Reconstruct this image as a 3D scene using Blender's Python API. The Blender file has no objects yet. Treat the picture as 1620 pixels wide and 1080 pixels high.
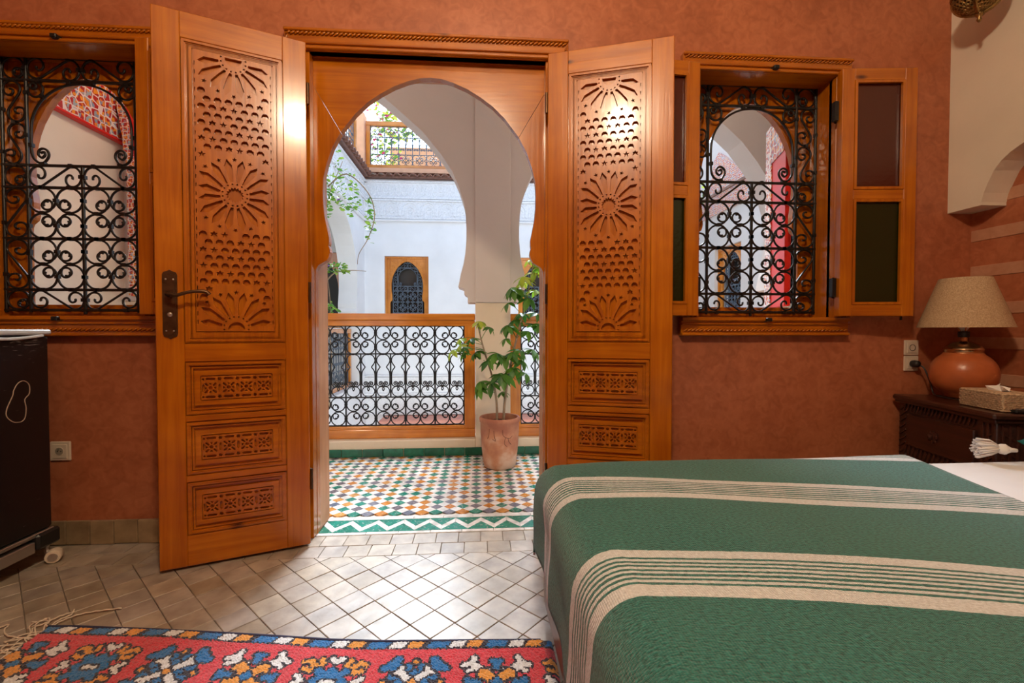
import bpy, bmesh, math, random
from mathutils import Vector, Matrix
from mathutils.geometry import delaunay_2d_cdt
random.seed(7)
R = math.radians
PI = math.pi
S = bpy.context.scene
C = S.collection

# ---------------------------------------------------------------- camera, sky, exposure
cam_d = bpy.data.cameras.new('camera')
cam_d.sensor_width = 36
cam_d.lens = 16.0
cam_d.clip_start = 0.02
cam = bpy.data.objects.new('camera', cam_d)
C.objects.link(cam)
cam.location = (0, 0, 0.95)
cam.rotation_euler = (R(90 - 1.27), 0, R(-4.1))
S.camera = cam

world = bpy.data.worlds.new('sky')
S.world = world
world.use_nodes = True
wn = world.node_tree.nodes
wl = world.node_tree.links
bg = wn['Background']
sky = wn.new('ShaderNodeTexSky')
sky.sky_type = 'HOSEK_WILKIE'
sky.sun_direction = (0.03, 0.70, 0.70)
sky.turbidity = 4.0
sky.ground_albedo = 0.4
hs = wn.new('ShaderNodeHueSaturation')
hs.inputs['Saturation'].default_value = 0.75
wl.new(sky.outputs[0], hs.inputs['Color'])
wl.new(hs.outputs[0], bg.inputs[0])
bg.inputs[1].default_value = 13.0

sun_d = bpy.data.lights.new('sun', 'SUN')
sun_d.energy = 11.5
sun_d.angle = R(28.0)      # sun through thin high cloud: soft-edged daylight
sun_d.color = (0.80, 0.90, 1.0)
sun = bpy.data.objects.new('sun', sun_d)
C.objects.link(sun)
sun.rotation_euler = Vector((0.03, 0.70, 0.70)).to_track_quat('Z', 'Y').to_euler()

S.view_settings.view_transform = 'Standard'
S.view_settings.look = 'None'
S.view_settings.gamma = 1.0
S.view_settings.use_curve_mapping = False
S.view_settings.exposure = 0.0
S.cycles.max_bounces = 10
S.cycles.diffuse_bounces = 6
S.cycles.sample_clamp_indirect = 8.0

# ---------------------------------------------------------------- helpers
def tag(o, label=None, cat=None, group=None, kind=None):
    if label: o['label'] = label
    if cat: o['category'] = cat
    if group: o['group'] = group
    if kind: o['kind'] = kind
    return o

def empty(name, loc=(0, 0, 0), rz=0, parent=None):
    o = bpy.data.objects.new(name, None)
    C.objects.link(o)
    o.empty_display_size = 0.05
    o.location = loc
    o.rotation_euler = (0, 0, rz)
    o.parent = parent
    return o

def inst(name, me, parent=None, loc=(0, 0, 0), rot=(0, 0, 0), scale=(1, 1, 1)):
    o = bpy.data.objects.new(name, me)
    C.objects.link(o)
    o.parent = parent
    o.location = loc
    o.rotation_euler = rot
    o.scale = scale
    return o

class MB:
    """collects shapes into one mesh"""
    def __init__(s):
        s.v = []; s.f = []; s.mi = []; s.m = 0
    def add(s, vs, fs):
        n = len(s.v)
        s.v += [tuple(p) for p in vs]
        for f in fs:
            s.f.append(tuple(i + n for i in f)); s.mi.append(s.m)
        return s
    def box(s, x0, x1, y0, y1, z0, z1, M=None):
        vs = [Vector((x, y, z)) for z in (z0, z1) for y in (y0, y1) for x in (x0, x1)]
        if M: vs = [M @ p for p in vs]
        return s.add(vs, [(0, 2, 3, 1), (4, 5, 7, 6), (0, 1, 5, 4), (2, 6, 7, 3), (0, 4, 6, 2), (1, 3, 7, 5)])
    def bbox(s, x0, x1, y0, y1, z0, z1, b=0.003, M=None):
        """box with chamfered edges"""
        bm = bmesh.new()
        bmesh.ops.create_cube(bm, size=1)
        for p in bm.verts:
            p.co = Vector(((x0 + x1) / 2 + p.co.x * (x1 - x0), (y0 + y1) / 2 + p.co.y * (y1 - y0), (z0 + z1) / 2 + p.co.z * (z1 - z0)))
        bmesh.ops.bevel(bm, geom=bm.edges[:], offset=b, segments=1, affect='EDGES')
        bm.verts.index_update()
        vs = [M @ p.co if M else p.co.copy() for p in bm.verts]
        s.add(vs, [[q.index for q in f.verts] for f in bm.faces])
        bm.free()
        return s
    def lathe(s, prof, n=32, c=(0, 0, 0), M=None, cap=True):
        vs = []; fs = []
        for (r, z) in prof:
            for k in range(n):
                a = 2 * PI * k / n
                p = Vector((c[0] + r * math.cos(a), c[1] + r * math.sin(a), c[2] + z))
                vs.append(M @ p if M else p)
        for i in range(len(prof) - 1):
            for k in range(n):
                k2 = (k + 1) % n
                fs.append((i * n + k, i * n + k2, (i + 1) * n + k2, (i + 1) * n + k))
        if cap:
            fs.append(tuple(range(n - 1, -1, -1)))
            fs.append(tuple((len(prof) - 1) * n + k for k in range(n)))
        return s.add(vs, fs)
    def tube(s, path, r, n=6, cap=True):
        """tube along a 3D path; r a number or a list"""
        path = [Vector(p) for p in path]
        m = len(path)
        vs = []; fs = []
        t0 = (path[1] - path[0]).normalized()
        ref = Vector((0, 0, 1)) if abs(t0.z) < 0.9 else Vector((1, 0, 0))
        nrm = t0.cross(ref).normalized()
        for i, p in enumerate(path):
            t = (path[min(i + 1, m - 1)] - path[max(i - 1, 0)])
            if t.length < 1e-9: t = t0
            t = t.normalized()
            nrm = (nrm - t * nrm.dot(t))
            nrm = nrm.normalized() if nrm.length > 1e-6 else t.orthogonal().normalized()
            bn = t.cross(nrm)
            rr = r[i] if isinstance(r, (list, tuple)) else r
            for k in range(n):
                a = 2 * PI * k / n + PI / n
                vs.append(p + (nrm * math.cos(a) + bn * math.sin(a)) * rr)
        for i in range(m - 1):
            for k in range(n):
                k2 = (k + 1) % n
                fs.append((i * n + k, i * n + k2, (i + 1) * n + k2, (i + 1) * n + k))
        if cap:
            fs.append(tuple(range(n - 1, -1, -1)))
            fs.append(tuple((m - 1) * n + k for k in range(n)))
        return s.add(vs, fs)
    def prism(s, poly, y0, y1, axis='Y', M=None):
        """extrude a convex-ish 2D polygon"""
        n = len(poly)
        vs = [to3(a, b, y, axis) for y in (y0, y1) for (a, b) in poly]
        if M: vs = [M @ Vector(p) for p in vs]
        fs = [tuple(range(n)), tuple(range(2 * n - 1, n - 1, -1))]
        for k in range(n):
            k2 = (k + 1) % n
            fs.append((k, k + n, k2 + n, k2))
        return s.add(vs, fs)
    def mesh(s, name, mats, smooth=False):
        me = bpy.data.meshes.new(name)
        me.from_pydata(s.v, [], s.f)
        if not isinstance(mats, (list, tuple)): mats = [mats]
        for m in mats: me.materials.append(m)
        if any(s.mi): me.polygons.foreach_set('material_index', s.mi)
        bm = bmesh.new(); bm.from_mesh(me)
        bmesh.ops.recalc_face_normals(bm, faces=bm.faces[:])
        bm.to_mesh(me); bm.free()
        if smooth:
            me.polygons.foreach_set('use_smooth', [True] * len(me.polygons))
            if smooth is not True:
                me.set_sharp_from_angle(angle=R(smooth))
        return me
    def build(s, name, mats, parent=None, smooth=False, loc=(0, 0, 0), rot=(0, 0, 0)):
        return inst(name, s.mesh(name, mats, smooth), parent, loc, rot)

def to3(a, b, d, axis):
    if axis == 'Y': return (a, d, b)
    if axis == 'X': return (d, a, b)
    return (a, b, d)

def in_poly(p, poly):
    c = False
    x, y = p
    k = len(poly) - 1
    for i in range(len(poly)):
        xi, yi = poly[i]; xk, yk = poly[k]
        if (yi > y) != (yk > y) and x < (xk - xi) * (y - yi) / (yk - yi) + xi: c = not c
        k = i
    return c

def plate_mesh(name, outer, holes, d0, d1, mat, axis='Y'):
    """flat plate with cut-outs: outlines given in 2D, thickness d0..d1 along the axis"""
    loops = [list(outer)] + [list(h) for h in holes]
    pts = []; edges = []
    for lp in loops:
        n0 = len(pts)
        pts += [Vector(p) for p in lp]
        edges += [(n0 + k, n0 + (k + 1) % len(lp)) for k in range(len(lp))]
    v2, e2, f2, _, _, _ = delaunay_2d_cdt(pts, edges, [], 1, 1e-7)
    boxes = [(min(p[0] for p in h), max(p[0] for p in h), min(p[1] for p in h), max(p[1] for p in h), h) for h in loops[1:]]
    keep = []
    for f in f2:
        cx_ = sum(v2[k].x for k in f) / len(f); cy_ = sum(v2[k].y for k in f) / len(f)
        if not in_poly((cx_, cy_), loops[0]): continue
        if any(a < cx_ < b and c < cy_ < d and in_poly((cx_, cy_), h) for a, b, c, d, h in boxes): continue
        keep.append(tuple(f))
    n = len(v2)
    vs = [to3(v.x, v.y, d0, axis) for v in v2] + [to3(v.x, v.y, d1, axis) for v in v2]
    fs = [f for f in keep] + [tuple(k + n for k in f[::-1]) for f in keep]
    cnt = {}
    for f in keep:
        for k in range(len(f)):
            a, b = f[k], f[(k + 1) % len(f)]
            cnt[(min(a, b), max(a, b))] = cnt.get((min(a, b), max(a, b)), 0) + 1
    fs += [(a, b, b + n, a + n) for (a, b), c in cnt.items() if c == 1]
    me = bpy.data.meshes.new(name)
    me.from_pydata(vs, [], fs)
    bm = bmesh.new(); bm.from_mesh(me)
    bmesh.ops.delete(bm, geom=[v for v in bm.verts if not v.link_faces], context='VERTS')
    bmesh.ops.recalc_face_normals(bm, faces=bm.faces[:])
    bm.to_mesh(me); bm.free()
    me.materials.append(mat)
    return me

def plate(name, outer, holes, d0, d1, mat, parent=None, axis='Y', **k):
    return inst(name, plate_mesh(name, outer, holes, d0, d1, mat, axis), parent, **k)

def rect(a0, a1, b0, b1):
    return [(a0, b0), (a1, b0), (a1, b1), (a0, b1)]

# ---------------------------------------------------------------- materials
def mat_new(name):
    m = bpy.data.materials.new(name)
    m.use_nodes = True
    nt = m.node_tree
    return m, nt, nt.nodes, nt.links, nt.nodes['Principled BSDF']

def plain(name, col, rough=0.5, metal=0.0, bump=0.0, bscale=60, var=0.0, vscale=8, emit=None, coat=0.0, trans=0.0, spec=0.5):
    m, nt, n, l, p = mat_new(name)
    p.inputs['Base Color'].default_value = (*col, 1)
    p.inputs['Roughness'].default_value = rough
    p.inputs['Metallic'].default_value = metal
    p.inputs['Coat Weight'].default_value = coat
    p.inputs['Transmission Weight'].default_value = trans
    p.inputs['Specular IOR Level'].default_value = spec
    tc = n.new('ShaderNodeTexCoord')
    if var > 0:
        nz = n.new('ShaderNodeTexNoise')
        nz.inputs['Scale'].default_value = vscale
        nz.inputs['Detail'].default_value = 5
        l.new(tc.outputs['Object'], nz.inputs['Vector'])
        rp = n.new('ShaderNodeValToRGB')
        rp.color_ramp.elements[0].position = 0.3
        rp.color_ramp.elements[1].position = 0.7
        rp.color_ramp.elements[0].color = (*[c * (1 - var) for c in col], 1)
        rp.color_ramp.elements[1].color = (*[min(1, c * (1 + var)) for c in col], 1)
        l.new(nz.outputs[0], rp.inputs[0])
        l.new(rp.outputs[0], p.inputs['Base Color'])
    if bump > 0:
        nb = n.new('ShaderNodeTexNoise')
        nb.inputs['Scale'].default_value = bscale
        nb.inputs['Detail'].default_value = 4
        l.new(tc.outputs['Object'], nb.inputs['Vector'])
        bp = n.new('ShaderNodeBump')
        bp.inputs['Strength'].default_value = bump
        bp.inputs['Distance'].default_value = 0.01
        l.new(nb.outputs[0], bp.inputs['Height'])
        l.new(bp.outputs[0], p.inputs['Normal'])
    if emit:
        p.inputs['Emission Color'].default_value = (*emit[0], 1)
        p.inputs['Emission Strength'].default_value = emit[1]
    return m

def wood(name, axis, light, dark, rough=0.25, coat=0.35, knots=True, gscale=1.0):
    """varnished pine: grain stretched along the axis, a few knots"""
    m, nt, n, l, p = mat_new(name)
    tc = n.new('ShaderNodeTexCoord')
    mp = n.new('ShaderNodeMapping')
    sc = {'X': (1.2, 26, 26), 'Y': (26, 1.2, 26), 'Z': (26, 26, 1.2)}[axis]
    mp.inputs['Scale'].default_value = [c * gscale for c in sc]
    l.new(tc.outputs['Object'], mp.inputs['Vector'])
    nz = n.new('ShaderNodeTexNoise')
    nz.inputs['Scale'].default_value = 1.6
    nz.inputs['Detail'].default_value = 6
    nz.inputs['Roughness'].default_value = 0.6
    nz.inputs['Distortion'].default_value = 0.6
    l.new(mp.outputs[0], nz.inputs['Vector'])
    rp = n.new('ShaderNodeValToRGB')
    e = rp.color_ramp.elements
    e[0].position = 0.32; e[0].color = (*dark, 1)
    e[1].position = 0.62; e[1].color = (*light, 1)
    l.new(nz.outputs[0], rp.inputs[0])
    nz2 = n.new('ShaderNodeTexNoise')
    nz2.inputs['Scale'].default_value = 5
    l.new(tc.outputs['Object'], nz2.inputs['Vector'])
    mx0 = n.new('ShaderNodeMix'); mx0.data_type = 'RGBA'; mx0.blend_type = 'MULTIPLY'
    rp3 = n.new('ShaderNodeValToRGB')
    rp3.color_ramp.elements[0].position = 0.35; rp3.color_ramp.elements[0].color = (0.80, 0.72, 0.6, 1)
    rp3.color_ramp.elements[1].position = 0.65; rp3.color_ramp.elements[1].color = (1, 1, 1, 1)
    l.new(nz2.outputs[0], rp3.inputs[0])
    mx0.inputs['Factor'].default_value = 1
    l.new(rp.outputs[0], mx0.inputs['A']); l.new(rp3.outputs[0], mx0.inputs['B'])
    out = mx0.outputs['Result']
    if knots:
        mk = n.new('ShaderNodeMapping')
        ks = {'X': (2.2, 6, 6), 'Y': (6, 2.2, 6), 'Z': (6, 6, 2.2)}[axis]
        mk.inputs['Scale'].default_value = ks
        l.new(tc.outputs['Object'], mk.inputs['Vector'])
        vo = n.new('ShaderNodeTexVoronoi')
        vo.inputs['Scale'].default_value = 1.0
        l.new(mk.outputs[0], vo.inputs['Vector'])
        rk = n.new('ShaderNodeValToRGB')
        rk.color_ramp.elements[0].position = 0.035; rk.color_ramp.elements[0].color = (0.16, 0.09, 0.06, 1)
        rk.color_ramp.elements[1].position = 0.085; rk.color_ramp.elements[1].color = (1, 1, 1, 1)
        l.new(vo.outputs['Distance'], rk.inputs[0])
        mx = n.new('ShaderNodeMix'); mx.data_type = 'RGBA'; mx.blend_type = 'MULTIPLY'
        mx.inputs['Factor'].default_value = 1
        l.new(out, mx.inputs['A']); l.new(rk.outputs[0], mx.inputs['B'])
        out = mx.outputs['Result']
    l.new(out, p.inputs['Base Color'])
    p.inputs['Roughness'].default_value = rough
    p.inputs['Coat Weight'].default_value = coat
    p.inputs['Coat Roughness'].default_value = 0.12
    bp = n.new('ShaderNodeBump')
    bp.inputs['Strength'].default_value = 0.12
    bp.inputs['Distance'].default_value = 0.004
    l.new(nz.outputs[0], bp.inputs['Height'])
    l.new(bp.outputs[0], p.inputs['Normal'])
    return m

def tadelakt(name, c0, c1, c2, rough=0.5):
    """burnished lime plaster with cloudy mottling"""
    m, nt, n, l, p = mat_new(name)
    tc = n.new('ShaderNodeTexCoord')
    a = n.new('ShaderNodeTexNoise'); a.inputs['Scale'].default_value = 2.2; a.inputs['Detail'].default_value = 8; a.inputs['Roughness'].default_value = 0.68
    b = n.new('ShaderNodeTexNoise'); b.inputs['Scale'].default_value = 22; b.inputs['Detail'].default_value = 6; b.inputs['Distortion'].default_value = 1.2
    l.new(tc.outputs['Object'], a.inputs['Vector']); l.new(tc.outputs['Object'], b.inputs['Vector'])
    mt = n.new('ShaderNodeMath'); mt.operation = 'MULTIPLY_ADD'; mt.inputs[1].default_value = 0.45
    l.new(b.outputs[0], mt.inputs[0])
    m2 = n.new('ShaderNodeMath'); m2.operation = 'MULTIPLY'; m2.inputs[1].default_value = 0.6
    l.new(a.outputs[0], m2.inputs[0]); l.new(m2.outputs[0], mt.inputs[2])
    rp = n.new('ShaderNodeValToRGB')
    e = rp.color_ramp.elements
    e[0].position = 0.36; e[0].color = (*c0, 1)
    e[1].position = 0.68; e[1].color = (*c2, 1)
    k = e.new(0.52); k.color = (*c1, 1)
    l.new(mt.outputs[0], rp.inputs[0])
    l.new(rp.outputs[0], p.inputs['Base Color'])
    p.inputs['Roughness'].default_value = rough
    bp = n.new('ShaderNodeBump'); bp.inputs['Strength'].default_value = 0.15; bp.inputs['Distance'].default_value = 0.006
    l.new(mt.outputs[0], bp.inputs['Height']); l.new(bp.outputs[0], p.inputs['Normal'])
    return m

def tile_mat(name, cols, rough=0.3, vscale=18, bump=0.2, worn=None):
    """each tile takes its own tone (object random), with glaze clouds"""
    m, nt, n, l, p = mat_new(name)
    oi = n.new('ShaderNodeObjectInfo')
    tc = n.new('ShaderNodeTexCoord')
    geo = n.new('ShaderNodeNewGeometry')
    add = n.new('ShaderNodeMath'); add.operation = 'ADD'
    l.new(oi.outputs['Random'], add.inputs[0]); l.new(geo.outputs['Random Per Island'], add.inputs[1])
    fr = n.new('ShaderNodeMath'); fr.operation = 'FRACT'
    l.new(add.outputs[0], fr.inputs[0])
    rp = n.new('ShaderNodeValToRGB')
    e = rp.color_ramp.elements
    e[0].color = (*cols[0], 1); e[1].color = (*cols[-1], 1)
    for i, c in enumerate(cols[1:-1]):
        k = e.new((i + 1) / (len(cols) - 1)); k.color = (*c, 1)
    l.new(fr.outputs[0], rp.inputs[0])
    nz = n.new('ShaderNodeTexNoise'); nz.inputs['Scale'].default_value = vscale; nz.inputs['Detail'].default_value = 6; nz.noise_dimensions = '4D'
    l.new(geo.outputs['Position'], nz.inputs['Vector']); l.new(fr.outputs[0], nz.inputs['W'])
    r2 = n.new('ShaderNodeValToRGB')
    r2.color_ramp.elements[0].position = 0.3; r2.color_ramp.elements[0].color = (0.62, 0.6, 0.58, 1)
    r2.color_ramp.elements[1].position = 0.65; r2.color_ramp.elements[1].color = (1.1, 1.1, 1.1, 1)
    l.new(nz.outputs[0], r2.inputs[0])
    mx = n.new('ShaderNodeMix'); mx.data_type = 'RGBA'; mx.blend_type = 'MULTIPLY'; mx.inputs['Factor'].default_value = 1
    l.new(rp.outputs[0], mx.inputs['A']); l.new(r2.outputs[0], mx.inputs['B'])
    out = mx.outputs['Result']
    if worn:
        nw = n.new('ShaderNodeTexNoise'); nw.inputs['Scale'].default_value = 70; nw.inputs['Detail'].default_value = 3
        l.new(geo.outputs['Position'], nw.inputs['Vector'])
        rw = n.new('ShaderNodeValToRGB')
        rw.color_ramp.elements[0].position = 0.58; rw.color_ramp.elements[0].color = (0, 0, 0, 1)
        rw.color_ramp.elements[1].position = 0.66; rw.color_ramp.elements[1].color = (0.7, 0.7, 0.7, 1)
        l.new(nw.outputs[0], rw.inputs[0])
        mw = n.new('ShaderNodeMix'); mw.data_type = 'RGBA'
        l.new(rw.outputs[0], mw.inputs['Factor']); l.new(out, mw.inputs['A']); mw.inputs['B'].default_value = (*worn, 1)
        out = mw.outputs['Result']
    l.new(out, p.inputs['Base Color'])
    p.inputs['Roughness'].default_value = rough
    bp = n.new('ShaderNodeBump'); bp.inputs['Strength'].default_value = bump; bp.inputs['Distance'].default_value = 0.006
    l.new(nz.outputs[0], bp.inputs['Height']); l.new(bp.outputs[0], p.inputs['Normal'])
    return m

PINE_L, PINE_D = (0.52, 0.158, 0.003), (0.38, 0.095, 0.0015)
W_V = wood('varnished_pine_upright', 'Z', PINE_L, PINE_D)
W_H = wood('varnished_pine_across', 'X', PINE_L, PINE_D)
W_C = wood('carved_pine', 'Z', (0.50, 0.146, 0.003), (0.36, 0.088, 0.0015), rough=0.3, knots=False)
W_PALE = wood('daylit_pine', 'Z', (0.66, 0.36, 0.20), (0.54, 0.26, 0.13), rough=0.5, coat=0.0)  # paler pine for the outer door lining, daylight put into its colour
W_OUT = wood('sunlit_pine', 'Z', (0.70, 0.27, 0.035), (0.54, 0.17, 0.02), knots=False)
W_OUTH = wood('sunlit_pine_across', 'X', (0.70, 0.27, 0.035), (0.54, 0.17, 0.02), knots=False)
W_DARK = wood('dark_carved_wood', 'Y', (0.055, 0.018, 0.012), (0.02, 0.007, 0.006), rough=0.3, knots=False)
W_BED = wood('bed_base_wood', 'Y', (0.20, 0.085, 0.05), (0.12, 0.045, 0.028), rough=0.4, coat=0.1, knots=False)
TERRA = tadelakt('terracotta_tadelakt', (0.29, 0.085, 0.035), (0.40, 0.125, 0.055), (0.50, 0.175, 0.082), 0.45)
BAND = tadelakt('pale_tadelakt_band', (0.44, 0.20, 0.11), (0.50, 0.25, 0.15), (0.56, 0.30, 0.19), 0.5)
WHITE = plain('cream_plaster', (0.74, 0.66, 0.54), 0.8, bump=0.12, bscale=25, var=0.05, vscale=3)
GALL = plain('gallery_white_plaster', (0.60, 0.54, 0.50), 0.85, bump=0.08, bscale=30, var=0.03, vscale=3)
PIER = plain('sand_plaster', (0.74, 0.62, 0.46), 0.8, bump=0.1, bscale=40, var=0.05, vscale=4)
COURT = plain('courtyard_lime_wash', (0.80, 0.81, 0.83), 0.9, bump=0.1, bscale=15, var=0.06, vscale=2)
IRON = plain('black_iron', (0.012, 0.011, 0.011), 0.38, metal=0.3)
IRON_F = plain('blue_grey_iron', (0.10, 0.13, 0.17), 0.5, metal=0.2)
GROUT = plain('grout', (0.25, 0.20, 0.15), 0.9, var=0.2, vscale=20)
GROUT_W = plain('pale_grout', (0.62, 0.58, 0.52), 0.9, var=0.1, vscale=20)
BEJMAT = tile_mat('bejmat_clay_tile', [(0.33, 0.26, 0.185), (0.41, 0.35, 0.29), (0.36, 0.31, 0.27), (0.43, 0.36, 0.28), (0.35, 0.29, 0.225)], 0.34, 14, 0.35)
SKIRT = tile_mat('skirting_tile', [(0.30, 0.21, 0.12), (0.36, 0.26, 0.15), (0.26, 0.19, 0.11)], 0.35, 16, 0.3)
Z_WHITE = tile_mat('zellige_white', [(0.76, 0.74, 0.70), (0.84, 0.82, 0.79), (0.80, 0.78, 0.74)], 0.16, 20, 0.12)
Z_GREEN = tile_mat('zellige_green', [(0.010, 0.17, 0.115), (0.02, 0.24, 0.17), (0.015, 0.20, 0.15)], 0.14, 30, 0.15, (0.35, 0.42, 0.40))
Z_AMBER = tile_mat('zellige_amber', [(0.62, 0.25, 0.025), (0.55, 0.19, 0.02), (0.60, 0.30, 0.08)], 0.16, 30, 0.15, (0.6, 0.42, 0.3))
Z_SLATE = tile_mat('zellige_slate', [(0.13, 0.11, 0.13), (0.20, 0.19, 0.23), (0.12, 0.15, 0.21)], 0.16, 30, 0.15, (0.42, 0.38, 0.38))
Z_BASE = tile_mat('green_skirting_glaze', [(0.008, 0.10, 0.05), (0.012, 0.14, 0.075), (0.02, 0.17, 0.10)], 0.15, 25, 0.2)
# ---------------------------------------------------------------- layout
YW = 2.15            # room face of the front wall
YO = 2.36            # gallery face of the front wall
CX = -0.225          # door axis
WX = 1.615           # windows left and right of the door axis
YR = 3.60            # middle of the arcade
ROOM_L, ROOM_R, ROOM_B, ROOM_H = -2.75, 2.49, -2.3, 3.15
WIN = [(CX - WX + 0.018), (CX + WX)]

def st(o, label, kind='structure'):
    o['kind'] = kind; o['label'] = label
    return o

# ---------------------------------------------------------------- room shell
holes = [rect(CX - 0.60, CX + 0.60, -0.02 + 0.021, 2.24)] + [rect(c - 0.365, c + 0.365, 1.0, 2.215) for c in WIN]
outer = [(ROOM_L, 0.0), (CX - 0.60, 0.0), (CX - 0.60, 2.24), (CX + 0.60, 2.24), (CX + 0.60, 0.0), (ROOM_R + 0.3, 0.0), (ROOM_R + 0.3, ROOM_H), (ROOM_L, ROOM_H)]
st(plate('wall_front', outer, holes[1:], YW, YW + 0.11, TERRA), 'terracotta plastered room wall with the double door and two windows')
outer2 = [(ROOM_L - 0.5, 0.0)] + outer[1:5] + [(3.2, 0.0), (3.2, 3.3), (ROOM_L - 0.5, 3.3)]
st(plate('wall_gallery', outer2, holes[1:], YW + 0.11, YO, GALL), 'white gallery face of the bedroom wall')

w = MB().box(ROOM_R, ROOM_R + 0.25, ROOM_B, YW, -0.1, ROOM_H)
wr = st(w.build('wall_right', TERRA), 'terracotta recessed wall behind the bed head with pale bands')
for k, z in enumerate((0.69, 0.865, 1.035, 1.22, 1.40, 1.57, 1.745)):
    MB().bbox(ROOM_R - 0.004, ROOM_R + 0.02, -0.6, YW - 0.004, z, z + 0.056, 0.002).build('plaster_band', BAND, wr)
# cream upper part of the bed wall: overhangs the recess, with a pointed arch
ARX = [(1.995, 1.56), (1.985, 1.60), (1.969, 1.64), (1.945, 1.69), (1.915, 1.725), (1.88, 1.75), (1.80, 1.785), (1.68, 1.83), (1.5, 1.89), (1.25, 1.94), (0.85, 1.975)]
ARX = ARX + [(1.70 - y, z) for y, z in ARX[-2::-1]]
po = [(YW, 1.545), (YW, ROOM_H), (ROOM_B, ROOM_H), (ROOM_B, 1.545), (ARX[-1][0], 1.545)] + ARX[::-1] + [(1.995, 1.545)]
st(plate('wall_right_arch', po, [], ROOM_R - 0.13, ROOM_R - 0.001, WHITE, axis='X'), 'cream plaster upper wall ending in a rounded arch over the bed recess')
st(MB().box(ROOM_L - 0.2, ROOM_L, ROOM_B, YW, -0.1, ROOM_H).build('wall_left', TERRA), 'terracotta side wall of the bedroom')
st(plate('wall_back', rect(ROOM_L - 0.2, ROOM_R + 0.25, -0.1, ROOM_H), [], ROOM_B - 0.2, ROOM_B, TERRA), 'terracotta wall facing the door')
st(MB().box(ROOM_L - 0.2, ROOM_R + 0.3, ROOM_B - 0.2, YO, ROOM_H, ROOM_H + 0.15).build('ceiling', WHITE), 'cream plaster bedroom ceiling')

# floor: grout bed, two straight courses along the wall, then tiles laid on the diagonal
fl = st(MB().box(ROOM_L, ROOM_R, ROOM_B, YW + 0.02, -0.12, -0.009).build('floor', GROUT), 'pale clay tile floor laid diagonally behind two straight courses')
TS = 0.102
tile_me = MB().bbox(-TS / 2 + 0.0009, TS / 2 - 0.0009, -TS / 2 + 0.0009, TS / 2 - 0.0009, -0.014, 0, 0.0016).mesh('clay_tile', BEJMAT)
rest = MB()
def clay(x, y, rz, keep):
    M = Matrix.Translation((x, y, -0.0015 * random.random())) @ Matrix.Rotation(rz + random.uniform(-.008, .008), 4, 'Z') @ Matrix.Rotation(random.uniform(-.006, .006), 4, 'X') @ Matrix.Rotation(random.uniform(-.006, .006), 4, 'Y')
    if keep:
        o = inst('clay_tile', tile_me, fl); o.matrix_local = M
    else:
        rest.box(-TS / 2 + 0.0012, TS / 2 - 0.0012, -TS / 2 + 0.0012, TS / 2 - 0.0012, -0.012, 0, M)
nx = int((ROOM_R - ROOM_L) / TS)
for r in range(2):
    for i in range(nx):
        x = ROOM_L + TS * (i + 0.5) + (0.03 if r else 0)
        if x + TS / 2 > ROOM_R: continue
        clay(x, YW - TS * (r + 0.5) - 0.002, 0, -1.95 < x < 0.42)
YD = YW - 2 * TS - 0.004
dd = TS * math.sqrt(2)
def clip_diamond(x, y):
    """diagonal tile cut at the straight courses"""
    h = dd / 2 - 0.002
    pts = [(x, y - h), (x + h, y), (x, y + h), (x - h, y)]
    out = []
    for i in range(4):
        a, b = pts[i], pts[(i + 1) % 4]
        if a[1] <= YD: out.append(a)
        if (a[1] <= YD) != (b[1] <= YD):
            t = (YD - a[1]) / (b[1] - a[1]); out.append((a[0] + t * (b[0] - a[0]), YD))
    return out
for j in range(-4, 62):
    for i in range(-2, 42):
        x = ROOM_L + i * dd + (dd / 2 if j % 2 else 0)
        y = YD - 0.035 - j * dd / 2
        if x < ROOM_L or x > ROOM_R - dd / 2 or y < ROOM_B + dd or y > YD + dd / 2 - 0.01: continue
        vis = y > 1.30 and -1.85 < x < 0.36 and x > -1.28 * (y + .15)
        if y + dd / 2 > YD:
            pg = clip_diamond(x, y)
            if len(pg) < 3: continue
            q = MB().prism([(a - x, b - y) for a, b in pg], -0.013, -0.0008 * random.random(), 'Z')
            if vis: q.build('clay_tile', BEJMAT, fl, loc=(x, y, 0))
            else: rest.prism(pg, -0.012, 0, 'Z')
        else:
            clay(x, y, PI / 4, vis)
tag(rest.build('clay_tiles_beyond_view', BEJMAT, fl), kind='stuff')

# tile skirting along the front wall
sk = MB().box(ROOM_L, CX - 0.66, YW - 0.004, YW - 0.0005, 0.0, 0.105).build('baseboard_left', GROUT)
st(sk, 'low skirting of brown clay tiles under the window wall')
x = ROOM_L + 0.01
sk_me = MB().bbox(-0.049, 0.049, -0.012, 0, 0.002, 0.107, 0.002).mesh('skirting_tile', SKIRT)
while x < CX - 0.72:
    inst('skirting_tile', sk_me, sk, (x + 0.05, YW - 0.003 - random.random() * .002, random.uniform(-.001, .002)))
    x += 0.101
sk2 = MB().box(CX + 0.66, ROOM_R, YW - 0.004, YW - 0.0005, 0.0, 0.105).build('baseboard_right', GROUT)
st(sk2, 'low skirting of brown clay tiles beside the bed')
x = CX + 0.665
while x < ROOM_R - 0.11:
    inst('skirting_tile', sk_me, sk2, (x + 0.05, YW - 0.003 - random.random() * .002, 0))
    x += 0.101

# ---------------------------------------------------------------- wrought iron vocabulary (paths in the x-z plane)
def fit(pts, w, h):
    x0 = min(p[0] for p in pts); x1 = max(p[0] for p in pts)
    y0 = min(p[1] for p in pts); y1 = max(p[1] for p in pts)
    return [((p[0] - (x0 + x1) / 2) * w / (x1 - x0), (p[1] - (y0 + y1) / 2) * h / (y1 - y0)) for p in pts]

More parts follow.
